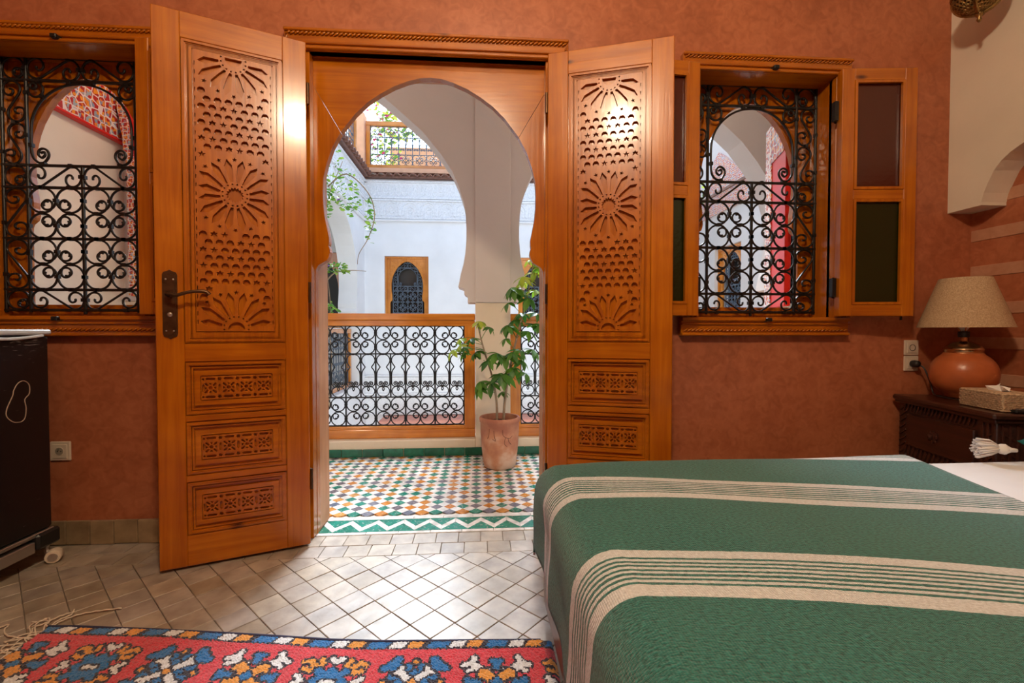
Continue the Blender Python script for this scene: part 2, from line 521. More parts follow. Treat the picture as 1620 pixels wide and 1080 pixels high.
def turn(rho, lim, sgn=1, a0=0.0, n=46):
    """walk along a curve whose radius is rho(turned angle)"""
    x = y = 0.0; out = [(0, 0)]
    d = lim / n
    for i in range(n):
        f = (i + 0.5) * d
        a = a0 + sgn * f
        r = rho(f)
        x += math.cos(a) * r * d; y += math.sin(a) * r * d
        out.append((x, y))
    return out

def c_path(full=R(136), lim=R(440), tail=0.27):
    def rho(f): return 1.0 if f < full else tail + (1 - tail) * math.exp(-4.2 * (f - full) / (lim - full))
    a = turn(rho, lim, 1, 0)
    b = [(-x, y) for x, y in a]
    return b[::-1] + a[1:]            # opens upward, belly at the bottom

def s_path(straight=2.4, full=R(190), lim=R(520), tail=0.2):
    def rho(f): return 1.0 if f < full else math.exp(math.log(tail) * (f - full) / (lim - full))
    a = turn(rho, lim, 1, 0)
    a = [(x + straight / 2, y) for x, y in a]
    b = [(-x, -y) for x, y in a]
    ang = R(-32)
    pts = b[::-1] + a
    return [(x * math.cos(ang) - y * math.sin(ang), x * math.sin(ang) + y * math.cos(ang)) for x, y in pts]

def smooth_path(pts, k=6):
    out = []
    n = len(pts)
    for i in range(n - 1):
        p0 = pts[max(i - 1, 0)]; p1 = pts[i]; p2 = pts[i + 1]; p3 = pts[min(i + 2, n - 1)]
        for j in range(k):
            t = j / k
            out.append(tuple(0.5 * (2 * p1[q] + (p2[q] - p0[q]) * t + (2 * p0[q] - 5 * p1[q] + 4 * p2[q] - p3[q]) * t * t + (3 * p1[q] - p0[q] - 3 * p2[q] + p3[q]) * t ** 3) for q in range(len(p1))))
    out.append(tuple(pts[-1]))
    return out

_me = {}
def iron_mesh(key, pts, r, mat, n=5):
    if (key, mat.name) not in _me:
        _me[(key, mat.name)] = MB().tube([(x, 0, z) for x, z in pts], r, n).mesh(key[0], mat, True)
    return _me[(key, mat.name)]

def rot2(pts, a):
    return [(x * math.cos(a) - y * math.sin(a), x * math.sin(a) + y * math.cos(a)) for x, y in pts]

def c_corner(s, r, mat):
    """scroll that fills one corner (lower left) of a square cell"""
    pts = fit(rot2(c_path(), R(-45)), s * 0.485, s * 0.485)
    return iron_mesh(('corner_scroll', round(s, 3)), pts, r, mat)

def s_scroll(w, h, r, mat):
    if w >= h: pts = fit(s_path(2.4 * max(0.4, (w / h - 1))), w * 0.95, h * 0.92)
    else: pts = [(y, x) for x, y in fit(s_path(2.4 * max(0.4, (h / w - 1))), h * 0.95, w * 0.92)]
    return iron_mesh(('s_scroll', round(w, 3), round(h, 3)), pts, r, mat)

def c_scroll(w, h, r, mat, a=0):
    return iron_mesh(('c_scroll', round(w, 3), round(h, 3), a), fit(rot2(c_path(), a), w, h), r, mat)

def bar_mesh(name, L, t, mat, upright):
    key = (name, round(L, 3), t, upright, mat.name)
    if key not in _me:
        b = MB()
        if upright: b.bbox(-t, t, -t, t, -L / 2, L / 2, t * 0.4)
        else: b.bbox(-L / 2, L / 2, -t, t, -t, t, t * 0.4)
        _me[key] = b.mesh(name, mat)
    return _me[key]

def square_cell(par, x, z, s, r, mat, jf):
    me = c_corner(s, r, mat)
    q = s * 0.25
    for k, (sx, sz) in enumerate(((-1, -1), (1, -1), (1, 1), (-1, 1))):
        inst('corner_scroll', me, par, (x + sx * q, 0, z + sz * q), (0, -k * PI / 2, 0))
    for k in range(4):
        a = k * PI / 2
        jf.append((x + math.cos(a) * q, z + math.sin(a) * q) if False else (x + math.cos(a) * 0.245 * s, z + math.sin(a) * 0.245 * s))
        for d in (-1, 1):
            if k % 2 == 0: jf.append((x + math.cos(a) * s / 2, z + d * q))
            else: jf.append((x + d * q, z + math.sin(a) * s / 2))

def collars(par, pts, mat, t=0.0075):
    b = MB()
    for x, z in pts: b.box(x - t, x + t, -t, t, z - t, z + t)
    o = b.build('collars', mat, par)
    o['kind'] = 'stuff'
    return o

def window_grille(par, loc, mat, k=1.0, flip=1):
    """scrolled iron window grille, origin at the centre line and z of the window"""
    g = empty('grille', loc, 0, par)
    r = 0.0052 * k; t = 0.0062 * k
    U = [-0.339, -0.235, 0.0, 0.235, 0.339]
    Z = [1.048, 1.142, 1.376, 1.609, 1.709, 2.093, 2.197]
    J = []
    for z in Z: inst('bar', bar_mesh('bar', 0.70, t, mat, False), g, (0, 0, z))
    for u in (U[0], U[1], U[3], U[4]): inst('bar', bar_mesh('bar', 1.17, t, mat, True), g, (u, 0, (Z[0] + Z[-1]) / 2))
    inst('bar', bar_mesh('bar', 0.68, t, mat, True), g, (0, 0, (Z[0] + Z[4]) / 2 - 0.01))
    inst('bar', bar_mesh('bar', 0.03, t, mat, True), g, (0, 0, Z[6] + 0.012))
    for zz in (1.259, 1.4925):
        for uu in (-0.1175, 0.1175): square_cell(g, uu, zz, 0.234, r, mat, J)
    for i, (za, zb) in enumerate(((Z[0], Z[1]), (Z[3], Z[4]), (Z[5], Z[6]))):
        h = zb - za
        for sx in (-1, 1):
            inst('s_scroll', s_scroll(0.235, h, r, mat), g, (sx * 0.1175, 0, (za + zb) / 2), (0, 0, 0), (sx * (1 if i != 0 else -1), 1, 1))
            J += [(sx * 0.05, zb), (sx * 0.18, za), (sx * 0.006, (za + zb) / 2)]
            inst('c_scroll', c_scroll(0.094, h * 0.93, r, mat, R(135)), g, (sx * 0.287, 0, (za + zb) / 2), (0, 0, 0), (sx, 1, 1))
            J += [(sx * 0.24, (za + zb) / 2)]
    for i, (za, zb) in enumerate(((Z[1], Z[2]), (Z[2], Z[3]), (Z[4], (Z[4] + Z[5]) / 2), ((Z[4] + Z[5]) / 2, Z[5]))):
        h = zb - za
        for sx in (-1, 1):
            inst('s_scroll', s_scroll(0.1, h, r, mat), g, (sx * 0.287, 0, (za + zb) / 2), (0, 0, 0), (sx * (1 if i % 2 else -1), 1, 1))
            J += [(sx * 0.339, za + h * 0.3), (sx * 0.235, za + h * 0.7), (sx * 0.287, za)]
    # round-headed inner bar ending in curls, with two spandrel curls
    half = [(0.168, 1.762), (0.160, 1.775), (0.170, 1.789), (0.188, 1.785), (0.196, 1.762), (0.182, 1.734), (0.155, 1.722)]
    arc = [(-0.178, 1.765), (-0.164, 1.771), (-0.160, 1.756), (-0.174, 1.744), (-0.188, 1.757), (-0.184, 1.778), (-0.166, 1.786), (-0.147, 1.772), (-0.145, 1.748), (-0.165, 1.722), (-0.192, 1.724), (-0.212, 1.75), (-0.217, 1.80), (-0.217, 1.87)]
    arc += [(-0.217 * math.cos(a), 1.87 + 0.213 * math.sin(a)) for a in [PI / 2 * q / 7 for q in range(1, 8)]]
    path = smooth_path(arc, 4)
    path = path + [(-x, z) for x, z in path[-2::-1]]
    inst('arched_bar', iron_mesh(('arched_bar', k), path, r * 1.1, mat), g)
    for sx in (-1, 1):
        inst('c_scroll', c_scroll(0.066, 0.066, r, mat, R(-30)), g, (sx * 0.196, 0, 2.052), (0, 0, 0), (sx, 1, 1))
        J += [(sx * 0.165, 1.715), (sx * 0.165, 2.02), (sx * 0.05, 2.085), (sx * 0.217, 1.8)]
    collars(g, J, mat, 0.0082 * k)
    return g

# ---------------------------------------------------------------- horseshoe arch outline (half width, height)
ARCH = [(0.533, 0.0), (0.533, 1.204), (0.531, 1.235), (0.520, 1.256), (0.500, 1.268), (0.482, 1.278), (0.472, 1.296), (0.466, 1.318), (0.468, 1.335), (0.473, 1.348), (0.470, 1.362), (0.470, 1.385),
        (0.479, 1.43), (0.489, 1.48), (0.495, 1.54), (0.4965, 1.60), (0.493, 1.66), (0.478, 1.725), (0.452, 1.80), (0.413, 1.872),
        (0.347, 1.957), (0.290, 2.012), (0.232, 2.053), (0.17, 2.089), (0.105, 2.116), (0.05, 2.131), (0.0, 2.136)]

def arch_outline(cx, half, zoff=0.0, su=1.0, z_of=None):
    f = z_of or (lambda z: z)
    L = [(cx - u * su, f(z)) for u, z in half]
    Rr = [(cx + u * su, f(z)) for u, z in half[-2::-1]]
    return L + Rr

def rope(par, p0, p1, up, rad=0.007, mat=None):
    """twisted rope moulding from p0 to p1"""
    p0 = Vector(p0); p1 = Vector(p1)
    d = (p1 - p0); L = d.length; t = d.normalized()
    n = t.cross(Vector(up)).normalized(); b = n.cross(t)
    m = MB()
    k = max(2, int(L / 0.019))
    for i in range(k):
        c = p0 + t * ((i + 0.5) * L / k)
        a = (t * 0.011 + b * rad * 0.9)
        m.tube([c - a, c - a * 0.5 + n * rad * .25, c + a * 0.5 + n * rad * .25, c + a], [rad * .35, rad * .62, rad * .62, rad * .35], 5)
    return m.build('rope_moulding', mat or W_H, par, True)

# ---------------------------------------------------------------- door frame
tr = st(empty('trim_1', (CX, YW, 0)), 'varnished pine door frame with rope moulding and a keyhole arch board')
def casing_piece(name, x0, x1, z0, z1, horizontal, mat, par, flipx=1):
    b = MB()
    b.bbox(x0, x1, -0.030, 0.02, z0, z1, 0.003)
    if horizontal:
        b.bbox(x0, x1, -0.042, -0.028, z1 - 0.014, z1, 0.003)
        b.bbox(x0, x1, -0.040, -0.028, z0 + 0.024, z0 + 0.034, 0.003)
        b.bbox(x0, x1, -0.044, -0.028, z0, z0 + 0.014, 0.003)
    else:
        o, i = (x1, x0) if flipx > 0 else (x0, x1)
        s = flipx
        for a, c, d in ((o, o - s * 0.014, -0.042), (i + s * 0.024, i + s * 0.034, -0.040), (i, i + s * 0.014, -0.044)):
            b.bbox(min(a, c), max(a, c), d, -0.028, z0, z1, 0.003)
    return b.build(name, mat, par)
casing_piece('casing_head', -0.64, 0.64, 2.207, 2.30, True, W_H, tr)
for s in (-1, 1):
    casing_piece('casing_leg', *sorted((s * 0.56, s * 0.64)), 0.0, 2.2065, False, W_V, tr, s)
    MB().bbox(*sorted((s * 0.5345, s * 0.60)), -0.02 + 0.0, 0.025, 0.0, 2.237, 0.002).build('jamb', W_V, tr)
    rope(tr, (s * 0.628, -0.034, 0.0), (s * 0.628, -0.034, 2.27), (1, 0, 0), 0.006, W_V)
rope(tr, (-0.63, -0.034, 2.277), (0.63, -0.034, 2.277), (0, 0, 1), 0.0075)
MB().bbox(-0.58, 0.58, -0.02, 0.03, 2.207, 2.239, 0.002).build('head_lining', W_H, tr)
for s in (-1, 1):
    MB().bbox(*sorted((s * 0.536, s * 0.5985)), 0.065, 0.208, 0.0, 2.2, 0.002).build('outer_lining', W_PALE, tr)
MB().bbox(-0.5985, 0.5985, 0.065, 0.208, 2.2005, 2.2395, 0.002).build('outer_head_lining', W_PALE, tr)
mi = 19                       # arch point where the mitre joint meets the opening
Lh = ARCH
ab0, ab1 = 0.027, 0.064
leftp = [(-0.5985, 0.0)] + [(-u, z) for u, z in Lh[:mi]] + [(-Lh[mi][0] - 0.0012, Lh[mi][1] - 0.002), (-0.5985, 2.1845)]
plate('arch_board_side', leftp, [], ab0, ab1, W_V, tr)
plate('arch_board_side', [(-x, z) for x, z in leftp][::-1], [], ab0, ab1, W_V, tr)
topp = [(-0.5985, 2.2375), (-0.5985, 2.188)] + [(-u, z) for u, z in Lh[mi:]] + [(u, z) for u, z in Lh[mi:-1]][::-1] + [(0.5985, 2.188), (0.5985, 2.2375)]
plate('arch_board_head', topp, [], ab0, ab1, W_H, tr)

# ---------------------------------------------------------------- carved door leaves
def ngon(cx, cy, r, n, a0=0.0, sx=1.0):
    return [(cx + sx * r * math.cos(a0 + 2 * PI * k / n), cy + r * math.sin(a0 + 2 * PI * k / n)) for k in range(n)]
def star(cx, cy, r, n, a0=PI / 2, k=0.42):
    return [(cx + (r if i % 2 == 0 else r * k) * math.cos(a0 + PI * i / n), cy + (r if i % 2 == 0 else r * k) * math.sin(a0 + PI * i / n)) for i in range(2 * n)]

def main_carving(w, h):
    """pockets of the star carving: rosettes at the foot, middle and head with rows of hexagons and stars between"""
    cells = []
    hw = w / 2
    cs = [0.016, h / 2, h - 0.016]
    RO = 0.146
    def inside(p, m=0.005): return all(-hw + m < a < hw - m and m < b < h - m for a, b in p)
    for ci, cy in enumerate(cs):
        for k in range(16):
            a = 2 * PI * (k + 0.5) / 16
            d = (math.cos(a), math.sin(a)); e = (-d[1], d[0])
            ro = min(RO, (hw - 0.013) / max(abs(d[0]), 1e-3))
            pet = [(0.052, 0.0045), (0.075, 0.0092), (ro - 0.026, 0.0140), (ro, 0.0), (ro - 0.026, -0.0140), (0.075, -0.0092), (0.052, -0.0045)]
            q = [(d[0] * r + e[0] * s, cy + d[1] * r + e[1] * s) for r, s in pet]
            if inside(q): cells.append(q)
            a3 = 2 * PI * k / 16
            q = star(0.143 * math.cos(a3), cy + 0.143 * math.sin(a3), 0.010, 5, a3)
            if abs(math.cos(a3)) < 0.8 and inside(q): cells.append(q)
            for rr, sz, da in ((0.044, 0.0042, 0.0), (0.046, 0.0035, PI / 16)):
                aa = a + da
                if da and False: continue
                q = ngon(rr * math.cos(aa), cy + rr * math.sin(aa), sz if not da else 0.003, 4, aa)
                if inside(q, 0.003) and not da: cells.append(q)
        q = star(0, cy, 0.032, 16, PI / 2, 0.78)
        if inside(q, 0.002): cells.append(q)
        else:
            s = 1 if cy < h / 2 else -1
            cells.append([(0.030 * math.cos(PI * t / 10), cy - s * 0.008 + s * 0.030 * math.sin(PI * t / 10)) for t in range(11)])
    dx, dy = 0.0372, 0.0315
    nxr = int(hw / dx) + 1
    for j in range(int(h / dy) + 2):
        y = 0.012 + j * dy
        for i in range(-nxr * 2, nxr * 2 + 1):
            x = i * dx + (dx / 2 if j % 2 else 0)
            if any(math.hypot(x, y - cy) < RO + (0.0215 if abs(x) < 0.10 else 0.009) for cy in cs): continue
            if abs(x) > hw - 0.019 or y < 0.02 or y > h - 0.02: continue
            t = (i * 3 + j * 5) % 7
            if t == 0: q = star(x, y, 0.0145, 5)
            elif t == 3: q = star(x, y, 0.0140, 6, PI / 2, 0.62)
            else:
                q = [(x - 0.0130, y - 0.0075), (x, y - 0.0125), (x + 0.0130, y - 0.0075), (x + 0.0130, y + 0.004), (x + 0.006, y + 0.0120), (x - 0.006, y + 0.0120), (x - 0.0130, y + 0.004)]
            if inside(q, 0.0075): cells.append(q)
    # short cuts along the border
    for sgn in (-1, 1):
        y = 0.03
        while y < h - 0.03:
            q = [(sgn * (hw - 0.0065), y), (sgn * (hw - 0.0035), y), (sgn * (hw - 0.0035), y + 0.016), (sgn * (hw - 0.0065), y + 0.016)]
            cells.append(q); y += 0.034
    return cells

def small_carving(w, h):
    """four star squares with long hexagons between"""
    cells = []
    p = w / 4
    for k in range(4):
        cx = -w / 2 + p * (k + 0.5); cy = h / 2
        cells.append(ngon(cx, cy, 0.0075, 8, PI / 8))
        for a in range(4):
            ang = a * PI / 2
            d = (math.cos(ang), math.sin(ang)); e = (-d[1], d[0])
            cells.append([(cx + d[0] * r + e[0] * s, cy + d[1] * r + e[1] * s) for r, s in ((0.0105, 0), (0.019, 0.0055), (0.019, -0.0055))])
            ang += PI / 4
            d = (math.cos(ang), math.sin(ang)); e = (-d[1], d[0])
            cells.append([(cx + d[0] * r + e[0] * s, cy + d[1] * r + e[1] * s) for r, s in ((0.0115, 0.003), (0.025, 0.0042), (0.029, 0), (0.025, -0.0042), (0.0115, -0.003))])
        for s in (-1, 1):
            y0 = cy + s * (h / 2 - 0.0105)
            cells.append([(cx - 0.018, y0), (cx - 0.013, y0 + 0.005), (cx + 0.013, y0 + 0.005), (cx + 0.018, y0), (cx + 0.013, y0 - 0.005), (cx - 0.013, y0 - 0.005)])
    for k in range(5):
        cx = -w / 2 + p * k
        cx = max(-w / 2 + 0.0065, min(w / 2 - 0.0065, cx))
        cy = h / 2
        cells.append([(cx, cy - 0.017), (cx + 0.0042, cy - 0.012), (cx + 0.0042, cy + 0.012), (cx, cy + 0.017), (cx - 0.0042, cy + 0.012), (cx - 0.0042, cy - 0.012)])
        for s in (-1, 1):
            if 0 < k < 4: cells.append(star(cx, cy + s * (h / 2 - 0.0115), 0.0085, 6, 0, 0.6))
            else: cells.append(ngon(cx, cy + s * (h / 2 - 0.0115), 0.005, 4, PI / 4))
    return cells

LW, LT, LZ0, LZ1 = 0.540, 0.042, 0.012, 2.197
STI = 0.092
PANELS = [(0.902, 2.095), (0.615, 0.829), (0.375, 0.590), (0.135, 0.348)]
BRASS_D = plain('dark_bronze', (0.10, 0.055, 0.028), 0.35, metal=0.85, var=0.3, vscale=30)
STEEL = plain('worn_steel', (0.45, 0.42, 0.38), 0.35, metal=0.9)

def ring(b, x0, x1, z0, z1, wd, y0, y1):
    """mitred picture-frame ring"""
    o = [(x0, z0), (x1, z0), (x1, z1), (x0, z1)]
    i = [(x0 + wd, z0 + wd), (x1 - wd, z0 + wd), (x1 - wd, z1 - wd), (x0 + wd, z1 - wd)]
    for k in range(4):
        k2 = (k + 1) % 4
        b.prism([o[k], o[k2], i[k2], i[k]], y0, y1)

def door_leaf(name, loc, rz, face, label):
    """leaf built from hinge (x=0) to free edge (x=LW); face = -1 or +1 is the carved side along y"""
    d = st(empty(name, loc, rz), label)
    h = LT / 2
    for x0, x1 in ((0, STI), (LW - STI, LW)):
        MB().bbox(x0, x1, -h, h, LZ0, LZ1, 0.003).build('stile', W_V, d)
    zs = [LZ0] + [v for p in sorted(PANELS) for v in p] + [LZ1]
    for a, b in zip(zs[0::2], zs[1::2]):
        MB().bbox(STI - 0.001, LW - STI + 0.001, -h + 0.0006, h - 0.0006, a, b, 0.0025).build('rail', W_H, d)
    f = face
    def yy(a, b): return tuple(sorted((f * a, f * b)))
    xm = LW / 2
    for i, (za, zb) in enumerate(PANELS):
        p = MB().box(STI, LW - STI, *yy(-0.010, 0.006), za, zb).build('panel', W_V if i == 0 else W_H, d)
        b = MB()
        g = 0.0028
        for w0, w1, lv in ((0.0, 0.005, h + 0.001), (0.005, 0.011, h + 0.005), (0.011, 0.015, h - 0.001), (0.0175, 0.024, 0.0165)):
            ring(b, STI + g + w0, LW - STI - g - w0, za + g + w0, zb - g - w0, w1 - w0, *yy(0.004, lv))
        b.build('moulding', W_V if i == 0 else W_H, p)
        if i == 0:
            cw, c0, c1 = 0.275, 0.950, 2.062
            e = 0.026
        else:
            cw, c0, c1 = 0.250, (za + zb) / 2 - 0.047, (za + zb) / 2 + 0.047
            e = 0.022
        # fielded margin around the carving
        b = MB()
        ring(b, xm - cw / 2 - e, xm + cw / 2 + e, c0 - e, c1 + e, e - 0.0035, *yy(0.005, 0.0165))
        b.build('fielding', W_V if i == 0 else W_H, p)
        key = ('carve', i > 0, f)
        if key not in _me:
            hh = c1 - c0
            cells = main_carving(cw, hh) if i == 0 else small_carving(cw, hh)
            _me[key] = plate_mesh('carving', rect(-cw / 2, cw / 2, 0, hh), cells, *yy(0.0055, 0.0205 if i == 0 else 0.0195), W_C)
        inst('carving', _me[key], p, (xm, 0, c0))
    for z in (0.30, 1.12, 1.98):
        b = MB()
        b.lathe([(0.0065, -0.045), (0.0065, 0.045)], 10, (-0.006, f * (h - 0.004), z))
        b.box(-0.006, 0.001, *yy(-h + 0.004, h - 0.006), z - 0.04, z + 0.04)
        b.build('hinge', BRASS_D, d, 40)
    return d

aL = math.atan2(1.872 - 2.072, -1.256 + 0.752)
dl = door_leaf('door_1', (-0.752, 2.068, 0), aL, 1, 'carved pine door leaf with bronze lever handle, swung open beside the black fridge')
aR = math.atan2(1.905 - 2.075, 0.850 - 0.315)
dr = door_leaf('door_2', (0.315, 2.075, 0), aR, -1, 'carved pine door leaf without handle, swung open beside the bed')

# lever handle on a long back plate (left leaf)
hx = LW - 0.048
fy = LT / 2
pl = [(-0.024, 0.01), (-0.020, 0.0), (-0.008, -0.004), (0, -0.010), (0.008, -0.004), (0.020, 0.0), (0.024, 0.01), (0.024, 0.24), (0.020, 0.25), (0.008, 0.254), (0, 0.260), (-0.008, 0.254), (-0.020, 0.25), (-0.024, 0.24)]
hp = MB().prism([(x, z) for x, z in pl], fy, fy + 0.005).prism([(x * 0.76, 0.125 + (z - 0.125) * 0.9) for x, z in pl], fy + 0.004, fy + 0.008).build('handle_plate', BRASS_D, dl, loc=(hx, 0, 0.93))
lev = smooth_path([(0, fy + 0.005, 0.165), (0, fy + 0.03, 0.165), (-0.006, fy + 0.05, 0.163), (-0.03, fy + 0.056, 0.158), (-0.065, fy + 0.056, 0.170), (-0.10, fy + 0.055, 0.176), (-0.125, fy + 0.054, 0.174), (-0.136, fy + 0.053, 0.163)], 5)
nl = len(lev)
MB().tube(lev, [0.012 if i < 9 else 0.0085 - 0.002 * math.sin(PI * i / nl) for i in range(nl)], 10).build('lever', BRASS_D, hp, True)
MB().lathe([(0.0085, 0), (0.0085, 0.004), (0.005, 0.006)], 14, M=Matrix.Translation((0, fy + 0.007, 0.085)) @ Matrix.Rotation(-PI / 2, 4, 'X')).build('keyhole', STEEL, hp)
for sx, sz in ((-1, .222), (1, .222), (-1, .022), (1, .022)):
    MB().lathe([(0.0032, 0), (0.0032, 0.0015), (0.001, 0.002)], 8, M=Matrix.Translation((sx * 0.012, fy + 0.0075, sz)) @ Matrix.Rotation(-PI / 2, 4, 'X')).build('screw', STEEL, hp)

# ---------------------------------------------------------------- windows with grilles and shutters
G_RED = plain('dark_red_glass', (0.085, 0.012, 0.004), 0.22, trans=0.25, bump=0.15, bscale=40)
G_GREEN = plain('dark_green_glass', (0.012, 0.020, 0.002), 0.2, trans=0.25, bump=0.15, bscale=40)
def win_z(z): return 1.50 + (z - 1.318) * (2.125 - 1.50) / (2.136 - 1.318) if z > 1.318 else 1.50 - (1.318 - z) * 0.75

def window(name, cx, label):
    wn_ = st(empty(name, (cx, YW, 0)), label)
    casing_piece('casing_head', -0.425, 0.425, 2.19, 2.272, True, W_H, wn_)
    b = MB()
    b.bbox(-0.425, 0.425, -0.030, 0.02, 0.93, 1.018, 0.003)
    b.bbox(-0.425, 0.425, -0.042, -0.028, 0.93, 0.944, 0.003)
    b.bbox(-0.425, 0.425, -0.046, -0.028, 1.0, 1.018, 0.003)
    b.bbox(-0.425, 0.425, -0.040, -0.028, 0.982, 0.990, 0.002)
    b.build('casing_sill', W_H, wn_)
    for s in (-1, 1):
        casing_piece('casing_leg', *sorted((s * 0.345, s * 0.425)), 1.0185, 2.1895, False, W_V, wn_, s)
        rope(wn_, (s * 0.414, -0.034, 1.02), (s * 0.414, -0.034, 2.19), (1, 0, 0), 0.0055, W_V)
        MB().bbox(*sorted((s * 0.345, s * 0.3645)), 0.0, 0.20, 1.0195, 2.195, 0.001).build('jamb_lining', W_V, wn_)
    rope(wn_, (-0.415, -0.034, 2.252), (0.415, -0.034, 2.252), (0, 0, 1), 0.0068)
    rope(wn_, (-0.415, -0.034, 0.957), (0.415, -0.034, 0.957), (0, 0, 1), 0.0068)
    MB().bbox(-0.3645, 0.3645, 0.0, 0.20, 2.192, 2.214, 0.001).build('head_lining', W_H, wn_)
    MB().bbox(-0.3645, 0.3645, 0.0, 0.20, 1.0015, 1.019, 0.001).build('sill_lining', W_H, wn_)
    half = [(0.528, 1.318 - (1.50 - 1.075) / 0.75), (0.533, 1.318 - (1.50 - 1.09) / 0.75)] + ARCH[1:]
    hole = arch_outline(0, half, 0, 0.515, win_z)
    plate('arch_board', rect(-0.344, 0.344, 1.0195, 2.1915), [hole], 0.132, 0.165, W_V, wn_)
    window_grille(wn_, (0, 0.10, 0), IRON)
    for z, xx in ((2.205, 0.02), (1.006, 0.0)):
        MB().bbox(xx - 0.013, xx + 0.013, -0.062, -0.028, z - 0.009, z + 0.009, 0.003).build('catch', IRON, wn_)
    # shutters, folded right back towards the wall
    for s in (-1, 1):
        sh = empty('shutter', ((s * 0.322) if (s > 0) == (cx > 0) else s * 0.375, -0.078, 0), (R(-5.5) if s > 0 else R(5.5)), wn_)
        def sx(a, b): return tuple(sorted((s * a, s * b)))
        hh = 0.019
        b = MB()
        b.bbox(*sx(0, 0.058), -hh, hh, 1.022, 2.188, 0.003)
        b.bbox(*sx(0.290, 0.348), -hh, hh, 1.022, 2.188, 0.003)
        b.build('stile', W_V, sh)
        b = MB()
        for za, zb in ((1.022, 1.078), (1.575, 1.622), (2.132, 2.188)):
            b.bbox(*sx(0.0575, 0.2905), -hh + 0.0006, hh - 0.0006, za, zb, 0.003)
        b.build('rail', W_H, sh)
        for k, (za, zb) in enumerate(((1.078, 1.575), (1.622, 2.132))):
            b = MB()
            ring(b, *sx(0.058, 0.290), za, zb, 0.012, -hh - 0.002, -hh + 0.012)
            b.build('bead', W_V, sh)
            MB().box(*sx(0.062, 0.286), -0.003, 0.003, za + 0.004, zb - 0.004).build('pane', G_GREEN if k == 0 else G_RED, sh)
        for z in (1.16, 2.0):
            b = MB()
            b.box(*sx(-0.022, -0.004), 0.0, 0.024, z - 0.045, z + 0.045)
            b.lathe([(0.006, -0.05), (0.006, 0.05)], 8, (s * -0.004, hh + 0.004, z))
            b.build('hinge', IRON, sh, 40)
        MB().box(*sx(0.300, 0.306), -0.004, 0.004, 1.004, 1.0225).build('bolt', IRON, sh)
    return wn_
window('window_1', WIN[0], 'shuttered window with scrolled iron grille beside the black fridge')
window('window_2', WIN[1], 'shuttered window with scrolled iron grille above the bed beside the lamp')

# ---------------------------------------------------------------- gallery: zellige floor
gf = st(MB().box(-3.2, 3.2, YW + 0.02, 3.5, -0.15, -0.008).build('gallery_floor', GROUT_W), 'gallery floor of small white, green, amber and slate diamond tiles')
DZ = 0.0705
hz = DZ / 2 - 0.0008
dia = {}
for nm, m in (('w', Z_WHITE), ('g', Z_GREEN), ('a', Z_AMBER), ('s', Z_SLATE)):
    dia[nm] = MB().prism([(0, -hz), (hz, 0), (0, hz), (-hz, 0)], -0.01, 0, 'Z').mesh('zellige_tile', m)
far = MB()
ZM = [Z_WHITE, Z_GREEN, Z_AMBER, Z_SLATE]
spots = []
for j in range(0, 33):
    y = 2.40 + j * DZ / 2
    for i in range(-44, 46):
        x = -0.02 + i * DZ + (DZ / 2 if j % 2 else 0)
        if abs(x) > 3.1 or y > 3.49: continue
        if j % 2: c = 'w'
        else: c = 'gsa'[((i + j // 2) * 1 + (j // 4)) % 3] if (i * 7 + j * 3) % 11 else 'gas'[(i + j) % 3]
        spots.append((x, y, c))
def in_view(x, y): return -0.352 * y - 0.03 < x < 0.15 * y + 0.04
near = sorted([q for q in spots if in_view(q[0], q[1])], key=lambda q: q[1])[:300]
ns = set(near)
for (x, y, c) in spots:
    z = random.uniform(-0.0008, 0.0004)
    if (x, y, c) in ns:
        inst('zellige_tile', dia[c], gf, (x, y, z))
    else:
        far.m = 'wgas'.index(c)
        far.m = {'w': 0, 'g': 1, 'a': 2, 's': 3}[c]
        far.prism([(x, y - hz), (x + hz, y), (x, y + hz), (x - hz, y)], -0.01, z, 'Z')
tag(far.build('zellige_tiles_beyond', ZM, gf), kind='stuff')
# threshold border: white strips and a white zigzag between green triangles
def strip(y0, y1, pw, off):
    x = CX - 0.64 + off
    while x < CX + 0.64:
        a, b = max(x, CX - 0.535), min(x + pw, CX + 0.535)
        if b - a > 0.01: MB().bbox(a + 0.0008, b - 0.0008, y0, y1, -0.01, random.uniform(-.0006, .0004), 0.001).build('border_tile', Z_WHITE, gf)
        x += pw
strip(YW + 0.004, YW + 0.030, 0.15, 0.03)
strip(YW + 0.172, YW + 0.200, 0.15, 0.08)
za, zb = YW + 0.032, YW + 0.170
P2 = 0.128
wq = 0.046
x = CX - 0.60
def clipx(pg):
    out = []
    for lim, sg in ((CX - 0.534, 1), (CX + 0.534, -1)):
        src = pg if lim < CX else out2
        out2 = []
        for k in range(len(src)):
            a, b = src[k], src[(k + 1) % len(src)]
            ia, ib = (a[0] - lim) * sg >= 0, (b[0] - lim) * sg >= 0
            if ia: out2.append(a)
            if ia != ib:
                t = (lim - a[0]) / (b[0] - a[0]); out2.append((lim, a[1] + t * (b[1] - a[1])))
    return out2
def bt(name, pg, m):
    pg = clipx(pg)
    if len(pg) >= 3:
        cx_ = sum(p[0] for p in pg) / len(pg); cy_ = sum(p[1] for p in pg) / len(pg)
        pg = [(cx_ + (p[0] - cx_) * 0.985, cy_ + (p[1] - cy_) * 0.985) for p in pg]
        MB().prism(pg, -0.01, random.uniform(-.0006, .0004), 'Z').build(name, m, gf)
